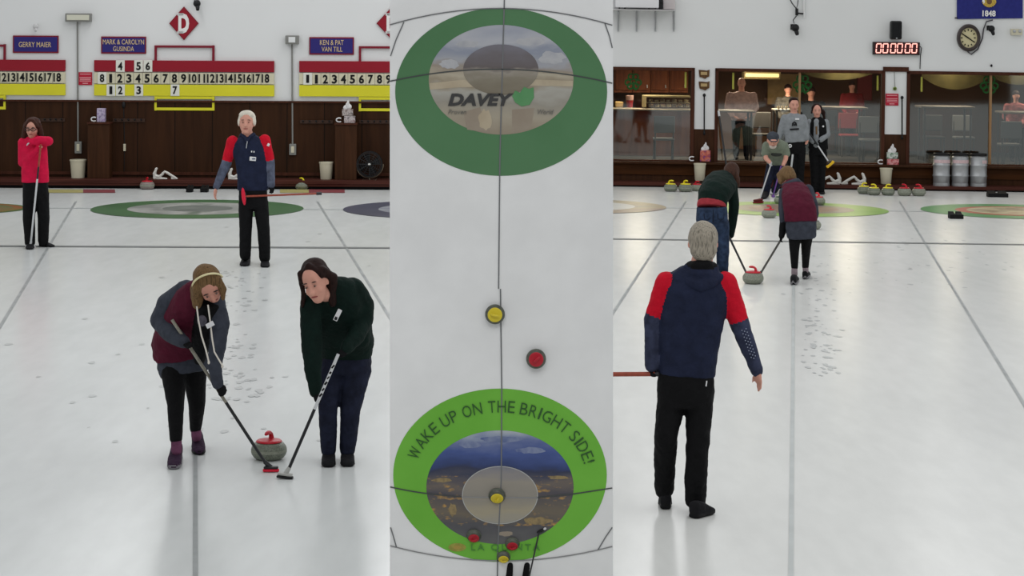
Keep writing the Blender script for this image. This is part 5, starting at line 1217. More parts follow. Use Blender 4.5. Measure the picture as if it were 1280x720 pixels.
# people in the lounge
def lounger(px, py, back, h, label, top, skin=SKIN2, hair=None, wide=1.0, seed=0):
    """seated or standing guest seen to the waist through the glass; px, py: head centre, h head height"""
    y0 = R.yb + back; k = y0 / F; Pf = lambda x, y, d=0: R.at(x, y, y0 + d * k)
    c = Pf(px, py + h * 3.2); z = zl0; base = Vector((c.x, c.y, z))
    p = Person(label, R, 0, 0, vox=1.3, P=Pf, k=k, base=base, group='guests in the lounge'); J = Pf
    W = h * .95 * wide; sy = py + h * .82
    p.loft('top', [(J(px, sy + h * 2.3), W * .82, h * .5), (J(px, sy + h * 1.4), W * .88, h * .55), (J(px, sy + h * .5), W, h * .5), (J(px, sy), W * .86, h * .36), (J(px, sy - h * .18), W * .36, h * .25)])
    for sx in (-1, 1): p.chain('top', [J(px + sx * W * .95, sy + h * .15), J(px + sx * W * 1.15, sy + h * 1.2, 1), J(px + sx * W * .7, sy + h * 1.9, -h * .9)], [h * .27, h * .24, h * .18])
    for sx in (-1, 1): p.hand('body', J(px + sx * W * .7, sy + h * 1.9, -h * .9), J(px + sx * W * .3, sy + h * 2.0, -h * 1.1), (0, 0, -1), h * .7, 30, sx)
    p.head(J(px, py), h * .7, h, neck=J(px, sy))
    fy = (base - J(px, sy + h * 2.3)).z
    hipz = J(px, sy + h * 2.3)
    for sx in (-1, 1):
        hp_ = hipz + Vector((sx * W * .42 * k, 0, 0)); p.chain('trousers', [hp_, Vector((hp_.x, hp_.y, (hp_.z + z) / 2 + .04)), Vector((hp_.x, hp_.y, z + .09))], [h * .4, h * .3, h * .22])
        p.shoe('shoes', Vector((hp_.x, hp_.y + .08, z)), Vector((hp_.x, hp_.y - .18, z)), h * .42, h * .35)
    g = {'top': ([top], .5, 'shirt'), 'trousers': ([BLK], .3, 'trousers'), 'shoes': ([SHOEB, SOLEB], 0, 'shoes')}
    if hair: p.ell('hair', p.hp(0, -.08, .2), (.54 * h * .7, .44 * h, .36 * h), p.hM); g['hair'] = ([hair], .2, 'hair')
    p.finish(g, skin)
lounger(927, 104.5, 3.9, 15, 'bald person in pale shirt behind the glass beside the lit lamp', cloth('pale_pink_shirt', (156, 128, 124), .2), wide=1.1)
lounger(985, 112, 5.9, 13, 'dark haired person in dark clothes behind the glass left of the mullion', cloth('dark_pattern_shirt', (60, 56, 52), .5), hair=HD)
lounger(1014, 116, 6.2, 15, 'guest in dark coat behind the glass above the black vest woman', BLK, hair=HD)
lounger(1065, 108, 5.9, 12, 'guest in dark red shirt behind the pale lounge table', cloth('dark_red_shirt', (110, 24, 28), .2), hair=HD)
lounger(1270, 120, 4.6, 13, 'guest in pink shirt behind the glass at the right edge', cloth('dull_pink_shirt', (140, 80, 82), .2), hair=HD)

# ------------------------------------------------------------------ things on and below the right wall
def rbox(mb, x0, y0, x1, y1, t0, t1, m, bev=0.004): return wall_box(R, mb, x0, y0, x1, y1, t0, t1, m, bev)
k = R.yb / F
c = R.wall(806, 12.5, .25); t = thing('wall_shelf', 'grey wall shelf on four thin brackets beside the centre sheet', 'shelf', R, c)
b = MB(); rbox(b, 752, 11.2, 844, 13.6, 0, .5, mat('shelf_grey', (196, 194, 194), .5, .3)); b.build('board', t, c)
for x in (773, 796, 819.5, 842.5):
    b = MB(); rbox(b, x - .9, 13.4, x + .9, 39.5, 0, .03, STEEL); b.cyl(R.wall(x, 37, .03), R.wall(x, 14, .42), .012, .012, STEEL, 6); b.build('bracket', t, c)
c = R.wall(795, 5, .25); t = thing('projector', 'white box shaped projector resting on the grey wall shelf', 'projector', R, c)
b = MB(); za = R.wall(800, 11.2, .25).z; pa, pb = R.wall(769, 0, .25), R.wall(823, 0, .25); b.box(((pa.x + pb.x) / 2, R.yb - .25, za + .02 + .17), (pb.x - pa.x, .36, .34), mat('projector_white', (220, 220, 222), .4, .3), .015); b.build('housing', t, c)
for x in (774, 781, 811, 819): b = MB(); q_ = R.wall(x, 9, .25); b.cyl((q_.x, R.yb - .3, za), (q_.x, R.yb - .3, za + .035), .012, .012, BLACK, 8); b.build('foot', t, c)
b = MB(); q_ = R.wall(826, 1, .3); c = Vector((q_.x, R.yb - .3, za)); b.box((q_.x, R.yb - .3, za + .10), (.08, .12, .2), BLACK, .01); b.cyl((q_.x, R.yb - .36, za + .15), (q_.x, R.yb - .4, za + .15), .03, .025, BLACK, 12); tag(b.build('camera', base=c, M=R.M), 'small black camera on the shelf beside the white projector', 'camera')
b = MB(); c = R.wall(836, 8, .12); b.box((c.x, R.yb - .12, za + .13), (15 * k, .2, .26), mat('dull_pink_case', (200, 192, 192), .5, .3), .01); tag(b.build('carton', base=c, M=R.M), 'pale carton at the right end of the wall shelf', 'carton')
camera_thing(R, 994, 36, 1.15, BLACK, 'black camera hanging on a cable below the white rod')
c = R.wall(1004.5, 10, .05); t = thing('camera_rod', 'white vertical rod with black clamp above the middle window', 'rod', R, c)
b = MB(); b.cyl(R.wall(1005, -40, .04), R.wall(1005, 22, .04), 1.2 * k, 1.2 * k, mat('rod_white', (220, 220, 220), .4, .3), 10); b.build('rod', t, c)
b = MB(); b.box(R.wall(996, 15, .07), (3.4 * k, .06, 9 * k), BLACK, .01); b.cyl(R.wall(996, 16.5, .06), R.wall(1004, 17.2, .06), 1.0 * k, 1.0 * k, BLACK, 8); b.build('clamp', t, c)
b = MB(); b.tube([R.wall(986, -4, .04), R.wall(990, 4, .05), R.wall(995.5, 11, .08)], .010, BLACK, 6); b.tube([R.wall(998, -4, .04), R.wall(997, 6, .05), R.wall(995.5, 11, .08)], .008, BLACK, 6); b.tube([R.wall(995.5, 20, .08), R.wall(991.5, 25, .06), R.wall(992.5, 29.5, .06)], .010, BLACK, 6); b.build('cable', t, c, smooth=True)

c = R.wall(1121, 38, .15); t = thing('speaker', 'black wall speaker above the red digital clock', 'speaker', R, c)
b = MB(); rbox(b, 1114.3, 26, 1127.6, 49.6, .05, .26, BLACK, .03); b.build('cabinet', t, c); b = MB(); rbox(b, 1115.6, 28, 1126.3, 46.6, .255, .27, mat('speaker_grille', (30, 30, 32), .8, .2, bump=.6, bscale=300), .01); b.build('grille', t, c)
b = MB(); rbox(b, 1119, 36, 1123, 42, 0, .06, BLACK); b.build('mount', t, c); b = MB(); b.ell(R.wall(1121, 47.8, .262), (.014, .006, .014), STEEL); b.build('badge', t, c)

c = R.wall(1120.5, 60.5, .06); t = thing('digital_clock', 'red digital wall clock showing zeros', 'clock', R, c)
b = MB(); rbox(b, 1091.4, 52.2, 1149.8, 69, 0, .09, mat('led_case', (26, 8, 10), .4, .4), .006); b.build('case', t, c)
b = MB(); rbox(b, 1093.5, 53.6, 1148.3, 67.6, .088, .094, mat('led_window', (60, 4, 10), .3, .4), .003); b.build('display', t, c)
LED = mat('led_segment', (255, 190, 180), .4, .2, emit=(255, 170, 156), estr=1.15)
for i, x in enumerate((1098.4, 1106.8, 1116.4, 1124.8, 1134.6, 1143)):
    b = MB(); cy = 60.3; w_, h_ = 2.9, 5.6; sl = .5
    for (xa, ya, xb, yb2) in ((-w_, -h_, w_, -h_), (-w_, h_, w_, h_), (-w_, -h_ + .6, -w_, -.6), (-w_, .6, -w_, h_ - .6), (w_, -h_ + .6, w_, -.6), (w_, .6, w_, h_ - .6)):
        b.cyl(R.wall(x + xa - ya * .08, cy + ya, .097), R.wall(x + xb - yb2 * .08, cy + yb2, .097), .72 * k, .72 * k, LED, 8)
    b.build('digit', t, c)
b = MB(); b.tube([R.wall(1150, 58, .05), R.wall(1152, 60, .04), R.wall(1150.5, 70, .02), R.wall(1150, 86, .02)], .008, BLACK, 6); b.build('cable', t, c)

c = R.wall(1210.3, 47.3, .06); t = thing('wall_clock', 'round wall clock with dark rim and cream face', 'clock', R, c); MC = Matrix.Translation(R.wall(1210.3, 47.3, 0)) @ Matrix.Rotation(PI / 2, 4, 'X')
MC = MC @ Matrix.Diagonal((1, 17.2 / 14.6, 1, 1)); rk = 14.6 * k
b = MB(); b.lathe([(rk * .72, .04), (rk * .74, .09), (rk * .86, .11), (rk * .97, .09), (rk, .05), (rk, 0), (rk * .72, 0), (rk * .72, .04)], mat('clock_rim', (56, 46, 44), .4, .4, var=.15), MC, 40); b.build('rim', t, c, smooth=True)
b = MB(); b.lathe([(0, .045), (rk * .74, .045), (rk * .74, .03), (0, .03)], mat('clock_face', (206, 196, 156), .5, .3), MC, 40); b.build('face', t, c)
b = MB()
for i in range(12):
    b = MB(); a = i * PI / 6; q_ = R.wall(1210.3 + 8.2 * math.sin(a), 47.3 - 9.8 * math.cos(a), .05); b.box(q_, (1.3 * k, .006, 2.2 * k), INK, 0, Matrix.Rotation(a, 3, 'Y')); b.build('hour_mark', t, c)
for (dx, dy, r_) in ((-7.2, -5, .9), (8, 5.6, .8)): b = MB(); b.cyl(R.wall(1210.3, 47.3, .058), R.wall(1210.3 + dx, 47.3 + dy, .058), r_ * k, r_ * .6 * k, INK, 8); b.build('hand', t, c)

c = R.wall(1237, 10, .02); t = thing('flag', 'deep blue flag with gold emblem and the number 1848', 'flag', R, c); FB = cloth('flag_blue', (44, 48, 118), .08, .1)
b = MB(); n = 24; vs = []
for j, py in enumerate((-40, -8, 23.4)):
    for i in range(n + 1):
        x = 1196 + 82.5 * i / n; vs.append(R.wall(x, py + (.012 * (1237 - x)), .03 + .010 * math.sin(i * 1.3) * (1 if j < 2 else .6)))
fs = [(j * (n + 1) + i, j * (n + 1) + i + 1, (j + 1) * (n + 1) + i + 1, (j + 1) * (n + 1) + i) for j in range(2) for i in range(n)]
o_ = len(vs); vs2 = vs + [v + Vector((0, .006, 0)) for v in vs]; b.add(vs2, fs + [tuple(q_ + o_ for q_ in reversed(f_)) for f_ in fs], FB); b.build('cloth', t, c, smooth=True)
b = MB(); add_text(b, '1848', R.wall(1236.3, 16.8, .05), 16.5 * k, 7.6 * k, WHITEP, .004, offset=.03); b.build('lettering', t, c)
b = MB(); GO = mat('emblem_gold', (190, 160, 70), .5, .3, var=.3, vscale=60); q_ = R.wall(1236.5, 0.5, .05); b.ell(q_, (7 * k, .012, 7.2 * k), GO); b.ell(q_ + Vector((0, -.012, -1 * k)), (3.4 * k, .01, 4 * k), mat('emblem_brown', (110, 80, 50), .5, .3))
for sx in (-1, 1): b.ell(q_ + Vector((sx * 7 * k, 0, -1.5 * k)), (1.8 * k, .01, 3 * k), WHITEP if sx < 0 else GO)
for i in range(9): a = math.radians(200 + i * 17.5); b.ell(q_ + Vector((8 * k * math.cos(a), -.002, 7.6 * k * math.sin(a))), (1.3 * k, .008, 1.3 * k), GO, n=8, k=6)
b.build('emblem', t, c)
b = MB(); b.cyl(R.wall(1193.5, 22.5, .04), R.wall(1197, 22.5, .04), .8 * k, .8 * k, BLACK, 8); b.build('hem_rod', t, c)
camera_thing(R, 1239, 37, 1.0, BLACK, 'black camera below the blue flag')
b = MB(); c = R.wall(1225, 50, .03); b.tube([R.wall(1241, 25, .03), R.wall(1233, 27, .03), R.wall(1229.5, 36, .03), R.wall(1228, 48, .03), R.wall(1222, 62, .03), R.wall(1214, 68, .03), R.wall(1209.5, 64.5, .03)], .012, mat('grey_cable', (70, 66, 72), .5, .3), 8); tag(b.build('hanging_cable', base=c, M=R.M, smooth=True), 'looping grey cable from the flag to the round clock', 'cable')
c = R.wall(1271, 40, .06); t = thing('emergency_light', 'small beige emergency light box right of the flag camera', 'lamp', R, c); b = MB(); rbox(b, 1264.3, 36, 1278, 44, 0, .1, CREAM, .01); b.build('housing', t, c); b = MB(); b.ell(R.wall(1268, 39, .11), (2 * k, .02, 2 * k), STEEL); b.ell(R.wall(1275, 39, .11), (2 * k, .02, 2 * k), STEEL); b.build('lamp_head', t, c, smooth=True)
b = MB(); c = R.wall(1239.3, 82, .02); b.ell(c, (1.4 * k, .03, 1.7 * k), BLACK); tag(b.build('wall_knob', base=c, M=R.M, smooth=True), 'tiny black knob on the wall above the right window', 'sensor')  # plain black dot on the wall, modelled as a knob

WPQ = wood_mat('plaque_wood', (70, 48, 34), (104, 76, 50), (20, 20, 4))
for (y0, y1, lb) in ((87.3, 98.6, 'upper small wooden plaque on the left pillar'), (101.8, 113.2, 'lower small wooden plaque on the left pillar')):
    c = R.wall(880.5, (y0 + y1) / 2, .03); t = thing('wooden_plaque', lb, 'plaque', R, c, 'wooden plaques on the pillar'); b = MB()
    P = [(873.5, y0), (880, y0 + .4), (883.5, y0 + 1), (887, y0 - .2), (886.6, y1 - 3), (884, y1 - 2), (881.5, y1), (878, y1 - 1.5), (874.5, y1 - 2.4), (873.8, y0 + 4)]
    b.prism([R.wall(x, y, .03) for x, y in P], WPQ, (0, .03, 0)); b.build('board', t, c); b = MB(); rbox(b, 876, y0 + 2.5, 884, y0 + 6.5, .03, .036, mat('plaque_tan', (176, 150, 104), .5, .3)); b.build('plate', t, c)
def wall_brush(x, y0, y1, lb):
    c = R.wall(x, y1, .06); t = thing('window_pole', lb, 'pole', R, c, 'black poles hung on the pillars'); b = MB(); b.cyl(R.wall(x, y0, .06), R.wall(x, y1, .06), .9 * k, .9 * k, BLACK, 10); b.build('pole', t, c, smooth=True)
    b = MB(); b.ell(R.wall(x, y0, .06), (2 * k, .035, 2.2 * k), BLACK); b.build('knob', t, c, smooth=True); b = MB(); b.ell(R.wall(x, y1, .06), (1.6 * k, .03, 2.6 * k), BLACK); b.build('grip', t, c, smooth=True)
wall_brush(880.3, 119, 166.5, 'black pole hanging on the left pillar below the plaques'); wall_brush(1127.6, 122, 172, 'black pole hanging on the pillar beside the red notice')
notice(R, 1107, 117, 1123, 132, 'small red notice on the white pillar right of the middle window')
c = R.wall(1118.5, 110, .04); t = thing('pull_cord', 'thin pull cord with a green ball on the right pillar', 'pull cord', R, c); b = MB(); b.cyl(R.wall(1118, 90, .03), R.wall(1118.5, 108, .03), .006, .006, GREYP, 6); b.build('cord', t, c); b = MB(); b.ell(R.wall(1118.6, 110.8, .04), (2.4 * k, .035, 2.4 * k), mat('ball_green', (110, 130, 40), .4, .4)); b.ell(R.wall(1118.6, 110.8, .075), (1 * k, .012, 1 * k), BLACK); b.build('ball', t, c, smooth=True)
zs = zb + .0025
def on_sill(px): return R.yb - .13
tissue_box(R, 875.4, 888, 188, 202.0, R.yb - .14, boxpat('purple_orange_box', [(100, 60, 130), (180, 90, 80), (210, 130, 110), (90, 50, 120)]), 'purple and orange tissue box on the sill of the left pillar', depth=.1)
tissue_box(R, 1109.5, 1123.6, 198.8, 206.2, R.yb - .14, boxpat('red_box', [(170, 50, 60), (220, 160, 160), (150, 40, 50)]), 'red carton under the green tissue box on the sill', False, depth=.1)
tissue_box(R, 1109, 1122.5, 190.5, 198.6, R.yb - .135, boxpat('green_white_box', [(80, 120, 90), (210, 214, 208), (60, 90, 70)]), 'green and white tissue box on top of the red carton', depth=.09)
tape_holder(R, 865, 198.4, R.yb - .1, 'small white holder on the sill left of the purple tissue box'); tape_holder(R, 1101, 202.5, R.yb - .1, 'small white holder on the sill left of the red carton')
trash_can(R, 875.2, 7.8, 204.5, 226.2, yfR + .16, 'cream trash can below the purple and orange tissue box'); trash_can(R, 1108.7, 8.0, 210.5, 230.6, yfR + .16, 'cream trash can below the red carton')
c = R.at(909.5, 226.5, yfR + .2); t = thing('curling_broom', 'black broom leaning against the middle window frame', 'broom', R, c, 'brooms')
a_, b2 = R.at(898.5, 141, R.yb - .03), R.at(911, 228, yfR + .2); b = MB(); b.cyl(a_, b2, .018, .018, DSHAFT, 10); b.build('shaft', t, c, smooth=True); b = MB(); b.cyl(a_ - (b2 - a_) * .03, a_ + (b2 - a_) * .05, .022, .022, WSHAFT, 10); b.build('end_cap', t, c, smooth=True); b = MB(); b.box(R.at(911.5, 228.6, yfR + .2), (.2, .07, .05), BLACK, .015); b.build('brush_head', t, c)

def keg(cx, label, lab=True):
    y = yfR + .24; c = R.at(cx, 231.6, y); c.z = STEP_R; kk_ = y / F; t = thing('keg', label, 'keg', R, c, 'steel kegs on the step'); r = 10.9 * kk_; h = 41 * kk_
    KS = mat('keg_steel', (170, 172, 174), .38, .5, metal=.55, var=.08, vscale=6); M_ = Matrix.Translation(c)
    b = MB(); b.lathe([(0, .06 * h), (r * .8, .05 * h), (r * .93, .1 * h), (r * .95, .28 * h), (r, .30 * h), (r, .33 * h), (r * .95, .35 * h), (r * .95, .6 * h), (r, .62 * h), (r, .65 * h), (r * .95, .67 * h), (r * .94, .88 * h), (r * .8, .93 * h), (0, .94 * h)], KS, M_, 36); b.build('body', t, c, smooth=True)
    b = MB(); b.lathe([(r * .88, 0), (r * .95, 0), (r * .95, .09 * h), (r * .88, .09 * h), (r * .88, 0)], KS, M_, 36); b.build('foot_ring', t, c, smooth=True)
    b = MB(); b.lathe([(r * .86, .93 * h), (r * .95, .93 * h), (r * .96, .98 * h), (r * .90, 1.0 * h), (r * .84, .98 * h), (r * .86, .93 * h)], BLACK, M_, 36); b.build('top_ring', t, c, smooth=True)
    b = MB()
    n_ = 14; a0, a1 = (200, 340) if lab else (285, 335)
    vs = []
    for zz in (.70, .80):
        for i in range(n_ + 1): a = math.radians(a0 + (a1 - a0) * i / n_); vs.append(c + Vector((r * .965 * math.cos(a), r * .965 * math.sin(a), (zz) * h)))
    b.add(vs, [(i, i + 1, n_ + 2 + i, n_ + 1 + i) for i in range(n_)], mat('keg_label', (206, 180, 182), .5, .3, var=.15, vscale=40)); b.build('label_band', t, c)
keg(1176.6, 'steel keg nearest the red stones, with pink label band'); keg(1199.8, 'middle one of the three steel kegs'); keg(1222.7, 'steel keg nearest the right mullion, with short label', False)
stabilizer(R, 1036.5, 231.0, yfR + .2, yfR / F * 1.0, -1, 'white delivery stabilizer on the step beside the black vest woman'); stabilizer(R, 1067.5, 231.4, yfR + .2, yfR / F * 1.0, -1, 'white delivery stabilizer on the step left of the yellow stones')
foothold(R, 1247.5, 246.5, 25, 'wide black rubber foothold near the step below the kegs'); foothold(R, 1195.5, 273.5, 17, 'black rubber foothold on the right green ring')
GS = 'curling stones on the right rink'
PG = mat('grey_green_granite', (126, 130, 116), .4, .4, var=.25, vscale=70)
for (x, y, hw, hm, lb, yw) in ((838.6, 239.6, 8.6, HYEL, 'yellow handled stone of the left pair, nearer the centre sheet', -.5), (857, 240, 8.8, HYEL, 'yellow handled stone of the left pair, nearer the trash can', -.9), (871.5, 239.0, 7.6, HRED, 'red handled stone behind the dark green sweater, below the trash can', -.6),
                     (1080.6, 242.6, 8.6, HYEL, 'yellow handled stone nearest the stabilizers in the row below the kegs', -.7), (1093.0, 244.2, 8.4, HYEL, 'middle yellow handled stone of the row by the step', 2.6), (1110.6, 244.4, 8.5, HYEL, 'yellow handled stone beside the red ones', -.6), (1131.3, 244.9, 8.8, HRED, 'red handled stone next to the yellow ones', 2.3), (1149.2, 245.1, 8.8, HRED, 'red handled stone at the keg end of the row', 2.6),
                     (961.8, 272.6, 9.4, HRED, 'red handled stone on the lime ring left of the maroon vest', 2.2), (976, 255.2, 8, mat('stone_green_plastic', (60, 90, 60), .4, .4), 'grey stone half hidden behind the blond head', 1), (1022.5, 257, 9.6, HRED, 'red handled stone behind the maroon vest on the right side', 2.0), (1017.5, 287.0, 9.6, mat('stone_grey_plastic', (110, 110, 108), .4, .4), 'grey stone hidden behind the grey skirt', 1.2), (942, 355.3, 13.2, HRED, 'red handled stone swept by the two players seen from behind', 2.4)):
    stone_px(R, x, y, hw, hm, lb, GS, yw, gm=PG if hm is not HYEL else GRAN)
# ------------------------------------------------------------------ man from behind, nearest in the right hall
p = Person('person with grey hair seen from behind in navy jacket with red shoulders', R, 853, 640, vox=2.0)
J = p.P
p.loft('jacket', [(J(857.5, 469, 2), 37, 25), (J(859, 450, 2), 37, 26), (J(862, 420), 39, 26), (J(866, 390), 40.5, 25.5), (J(869.5, 364), 43, 24.5), (J(871, 349), 38.5, 20), (J(873, 336, -2), 22, 15)], (1, 0, 0), tg=0)
for a, e, w, dd in (((833, 354), (817, 400), (814.2, 458), 1), ((907, 354), (926, 408), (946, 463), 1)):
    A, E, W = J(*a), J(*e, 6), J(*w, -6 if a[0] < 850 else 4); mid = A + (E - A) * .80
    p.cone('jacket', A, mid, 14.5, 12.8, 1); p.cone('jacket', mid, E, 12.6, 12, 2); p.cone('jacket', E, W, 12, 8, 2)
# hood lying on the back
p.chain('hood', [J(853, 346, -8), J(863, 354, -17), J(876, 358, -21), J(889, 354, -17), J(899, 347, -8)], [6.5, 7, 7.5, 7, 6.5], body=False)
p.chain('hood', [J(858, 337, -4), J(868, 343, -14), J(884, 343, -14), J(893, 338, -4)], [6.5, 7, 7, 6.5], body=False); p.chain('hood', [J(861, 334, 8), J(877, 331, 13), J(893, 335, 8)], [6.5, 7, 6.5], body=False); p.chain('hood', [J(863, 332, -4), J(870, 331, -14), J(884, 331, -14), J(891, 333, -4)], [6, 6, 6, 6], tg=1, body=False)
p.head(J(878.5, 304, 4), 35, 50, yaw=180, pitch=4, neck=J(876, 338, 0), neck_r=13, face=True)
hp = p.hp; HG = hair_mat('grey_hair', (104, 98, 88), (164, 156, 142)); w, h = 35, 50
p.ell('hair', hp(0, -.08, .14), (.545 * w, .47 * h, .43 * h), p.hM); p.ell('hair', hp(0, -.2, -.12), (.50 * w, .30 * h, .36 * h), p.hM); p.cone('hair', hp(0, -.28, -.2), hp(0, -.2, -.47), 11, 5); p.cone('hair', hp(.18, -.28, -.2), hp(.16, -.22, -.42), 9, 4); p.cone('hair', hp(-.18, -.28, -.2), hp(-.18, -.22, -.42), 9, 4)
p.loft('trousers', [(J(857.5, 462, 2), 35, 23), (J(857, 488), 36, 25), (J(857, 508), 34, 23)])
p.chain('trousers', [J(839, 500), J(832.5, 545, -8), J(831, 580, 10), J(830.5, 612, 22)], [18, 14.5, 13.5, 12.2]); p.chain('trousers', [J(874, 500), J(872.5, 548, -8), J(870, 590, -4), J(869.5, 625, 0)], [18.5, 14.5, 14, 13])
p.shoe('shoe_a', p.G(832, 637.5), p.G(831, 629), 18, 21); p.shoe('shoe_b', p.G(866, 648.5), p.G(889, 641.0), 20, 21)
p.hand('glove', J(815, 457, -6), J(814.5, 476, -10), (.4, -.5, 0), 21, 75, -1)
p.hand('body', J(946, 461, 4), J(950.5, 483, 2), (-.8, -.4, 0), 29, 16, 1)
b = MB(); b.box(J(883, 479.5, -25.5), (1.6 * p.k, .01, 7 * p.k), BADGE, .002, Matrix.Rotation(.12, 3, 'Y')); p.tied('pocket_label', b)
b = MB(); DOT = mat('dot_print', (150, 158, 180), .5, .3)
for i in range(9):
    for j in range(3):
        t_ = (i + (j % 2) * .5) / 9; q = J(930 + 13 * t_ + (j - 1) * 2.6, 412 + 38 * t_ - (j - 1) * 1.0, -8.6 + 3.2 * t_); b.ell(q, (.75 * p.k, .75 * p.k, .75 * p.k), DOT, n=6, k=4)
p.tied('sleeve_dots', b)
p.finish({'jacket': ([NAVYC, REDC, NAVYS], 1.8, 'jacket'), 'hood': ([NAVYC, BLK], 1.2, 'hood'), 'hair': ([HG], 1.4, 'hair'), 'trousers': ([BLK], 2.2, 'trousers'), 'shoe_a': ([SHOEB, SOLEB], 0, 'shoe'), 'shoe_b': ([SHOEB, SOLEB], 0, 'shoe'), 'glove': ([GLOVE], 0, 'glove')}, SKIN)
h0, h1 = J(820, 467.5, -9), J(742, 468, -2)
t = thing('curling_broom', 'red brown broom shaft held out level by the man seen from behind', 'broom', R, h0, 'brooms')
b = MB(); b.cyl(h0, h1, 2.9 * p.k, 2.9 * p.k, RSHAFT, 12); b.build('shaft', t, h0, smooth=True)
b = MB(); b.cyl(h0 - (h1 - h0) * .04, h0 + (h1 - h0) * .02, 3.2 * p.k, 3.2 * p.k, DSHAFT, 12); b.build('end_cap', t, h0, smooth=True)
b = MB(); b.box(h1 + Vector((-3 * p.k, 0, 0)), (8 * p.k, 8 * p.k, 26 * p.k), PADR, .01); b.build('brush_pad', t, h0)

# ------------------------------------------------------------------ green sweater sweeper from behind
p = Person('person in dark green sweater and jeans bending away over a broom, red waistband showing', R, 897, 346, vox=1.3)
J = p.P
p.loft('sweater', [(J(890.2, 259.5, -8.4), 18.2, 13.2), (J(891, 248, -4), 18.8, 14.4), (J(895, 240, 6), 19.5, 15), (J(900, 231, 22), 20.5, 13), (J(904, 224, 34), 18, 10), (J(908, 220, 42), 9, 8)], (1, 0, -.2))
p.chain('sweater', [J(914.5, 231, 28), J(917.5, 256, 20), J(916, 276, 18), J(913.3, 294, 16)], [7, 6.6, 5.4, 3.8]); p.chain('sweater', [J(886, 228, 28), J(879, 240, 24), J(880, 254, 34)], [7, 6.4, 5])
p.head(J(914.5, 217, 50), 17.5, 24, yaw=165, pitch=40, neck=J(908, 221, 42), neck_r=6)
hp = p.hp; w, h = 17.5, 24
HDB = hair_mat('reddish_brown_hair', (42, 28, 24), (74, 50, 40))
p.ell('hair', hp(0, -.10, .12), (.58 * w, .50 * h, .46 * h), p.hM); p.ell('hair', hp(0, -.36, -.1), (.5 * w, .22 * h, .42 * h), p.hM); p.chain('hair', [hp(0, -.2, .1), J(921, 224, 40), J(922.5, 233, 36)], [7, 4.4, 2.6])
p.loft('waistband', [(J(889.5, 259.5, -10), 18.8, 13.4), (J(889.6, 257, -9), 18.7, 13.6), (J(890, 253, -7), 18.0, 13.4)], (1, 0, -.26))
p.loft('jeans', [(J(889.6, 258.2, -9), 19.2, 14.2), (J(890, 274, -8), 20, 15), (J(891, 286, -4), 19, 13)], (1, 0, .06))
p.chain('jeans', [J(881, 280, -4), J(882, 312, -8), J(884, 340, 4)], [10.5, 7.8, 6.6]); p.chain('jeans', [J(900.5, 280, -4), J(903.5, 312, -2), J(903, 341, 6)], [11, 8, 6.8])
p.shoe('shoe_a', p.G(884, 347.5), p.G(885, 343.5), 10, 9); p.shoe('shoe_b', p.G(903, 348), p.G(904, 344), 10, 9)
p.hand('glove_a', J(913.3, 292, 16), J(912, 303, 14), (-.4, -.4, 0), 12, 60, -1); p.hand('glove_b', J(880, 253, 34), J(890, 262, 40), (0, 0, -1), 12, 60, 1)
b = MB(); JD = mat('pocket_stitch', (24, 30, 46), .8, .2); q = J(903, 266, -22)
for x0, x1 in ((880, 888), (897, 905)): b.tube([J(x0, 267, -22.4), J(x0 + .4, 273, -23.4), J((x0 + x1) / 2, 275.5, -23.4), J(x1 - .4, 273, -23.2), J(x1, 267, -22)], .5 * p.k, JD, 5)
b.tube([J(891.5, 262, -22.8), J(891.5, 276, -23.2), J(891.5, 286, -18)], .6 * p.k, JD, 5); p.tied('pocket_seams', b)
p.finish({'sweater': ([GREENC], 1.0, 'sweater'), 'waistband': ([cloth('dusty_red_shirt', (150, 50, 58), .15)], .4, 'shirt_hem'), 'jeans': ([JEAN2], .9, 'jeans'), 'hair': ([HDB], .6, 'hair'), 'shoe_a': ([SHOEB, SOLEB], 0, 'shoe'), 'shoe_b': ([SHOEB, SOLEB], 0, 'shoe'), 'glove_a': ([GLOVE], 0, 'glove'), 'glove_b': ([GLOVE], 0, 'glove')}, SKIN)
hd = R.ground(936, 348); hd.z += .004
make_broom(R, J(897, 266, 26), hd, 'dark broom of the green sweater person seen from behind', [(1, DSHAFT)], DSHAFT, BLACK, 1.35 * p.k, 12 * p.k, (1, 0, 0), 3 * p.k, 'brooms', 6 * p.k)

# ------------------------------------------------------------------ maroon vest sweeper from behind
p = Person('person in maroon vest, grey skirt and black leggings bending away over a broom', R, 1000, 351, vox=1.3)
J = p.P
p.loft('vest', [(J(1001, 277, -8.5), 20.2, 13.4), (J(1000.8, 271, -8), 20.4, 13.6), (J(1000, 262, -6), 20.5, 14), (J(997, 250, 4), 19.5, 14), (J(994, 240, 18), 18, 12), (J(991, 232, 30), 14, 9), (J(990, 228, 36), 8, 7)], (1, -.0, 0))
p.chain('sleeve', [J(979.5, 240, 18), J(978.5, 262, 8), J(979.5, 278, 6), J(977, 295, 2)], [5.6, 5.4, 4.6, 3.6], tg=[0, 0, 1]); p.chain('sleeve', [J(1010.5, 236, 20), J(1017, 254, 10), J(1019.5, 268, 20)], [5.6, 5.0, 4.0])
p.loft('skirt', [(J(1001, 270, -8), 18.5, 12), (J(1001.5, 284, -7), 19.5, 13), (J(1002, 297, -5), 18.5, 12.5)], (1, 0, 0))
p.head(J(983.5, 222.5, 44), 18, 24, yaw=200, pitch=42, neck=J(990, 229, 34), neck_r=6)
hp = p.hp; w, h = 18, 24
p.ell('hair', hp(0, -.10, .14), (.60 * w, .52 * h, .46 * h), p.hM); p.ell('hair', hp(0, -.34, -.05), (.52 * w, .26 * h, .42 * h), p.hM)
for sx in (-1, 1): p.chain('hair', [hp(sx * .5, 0, .2), hp(sx * .58, .02, -.25)], [3.8, 3.4])
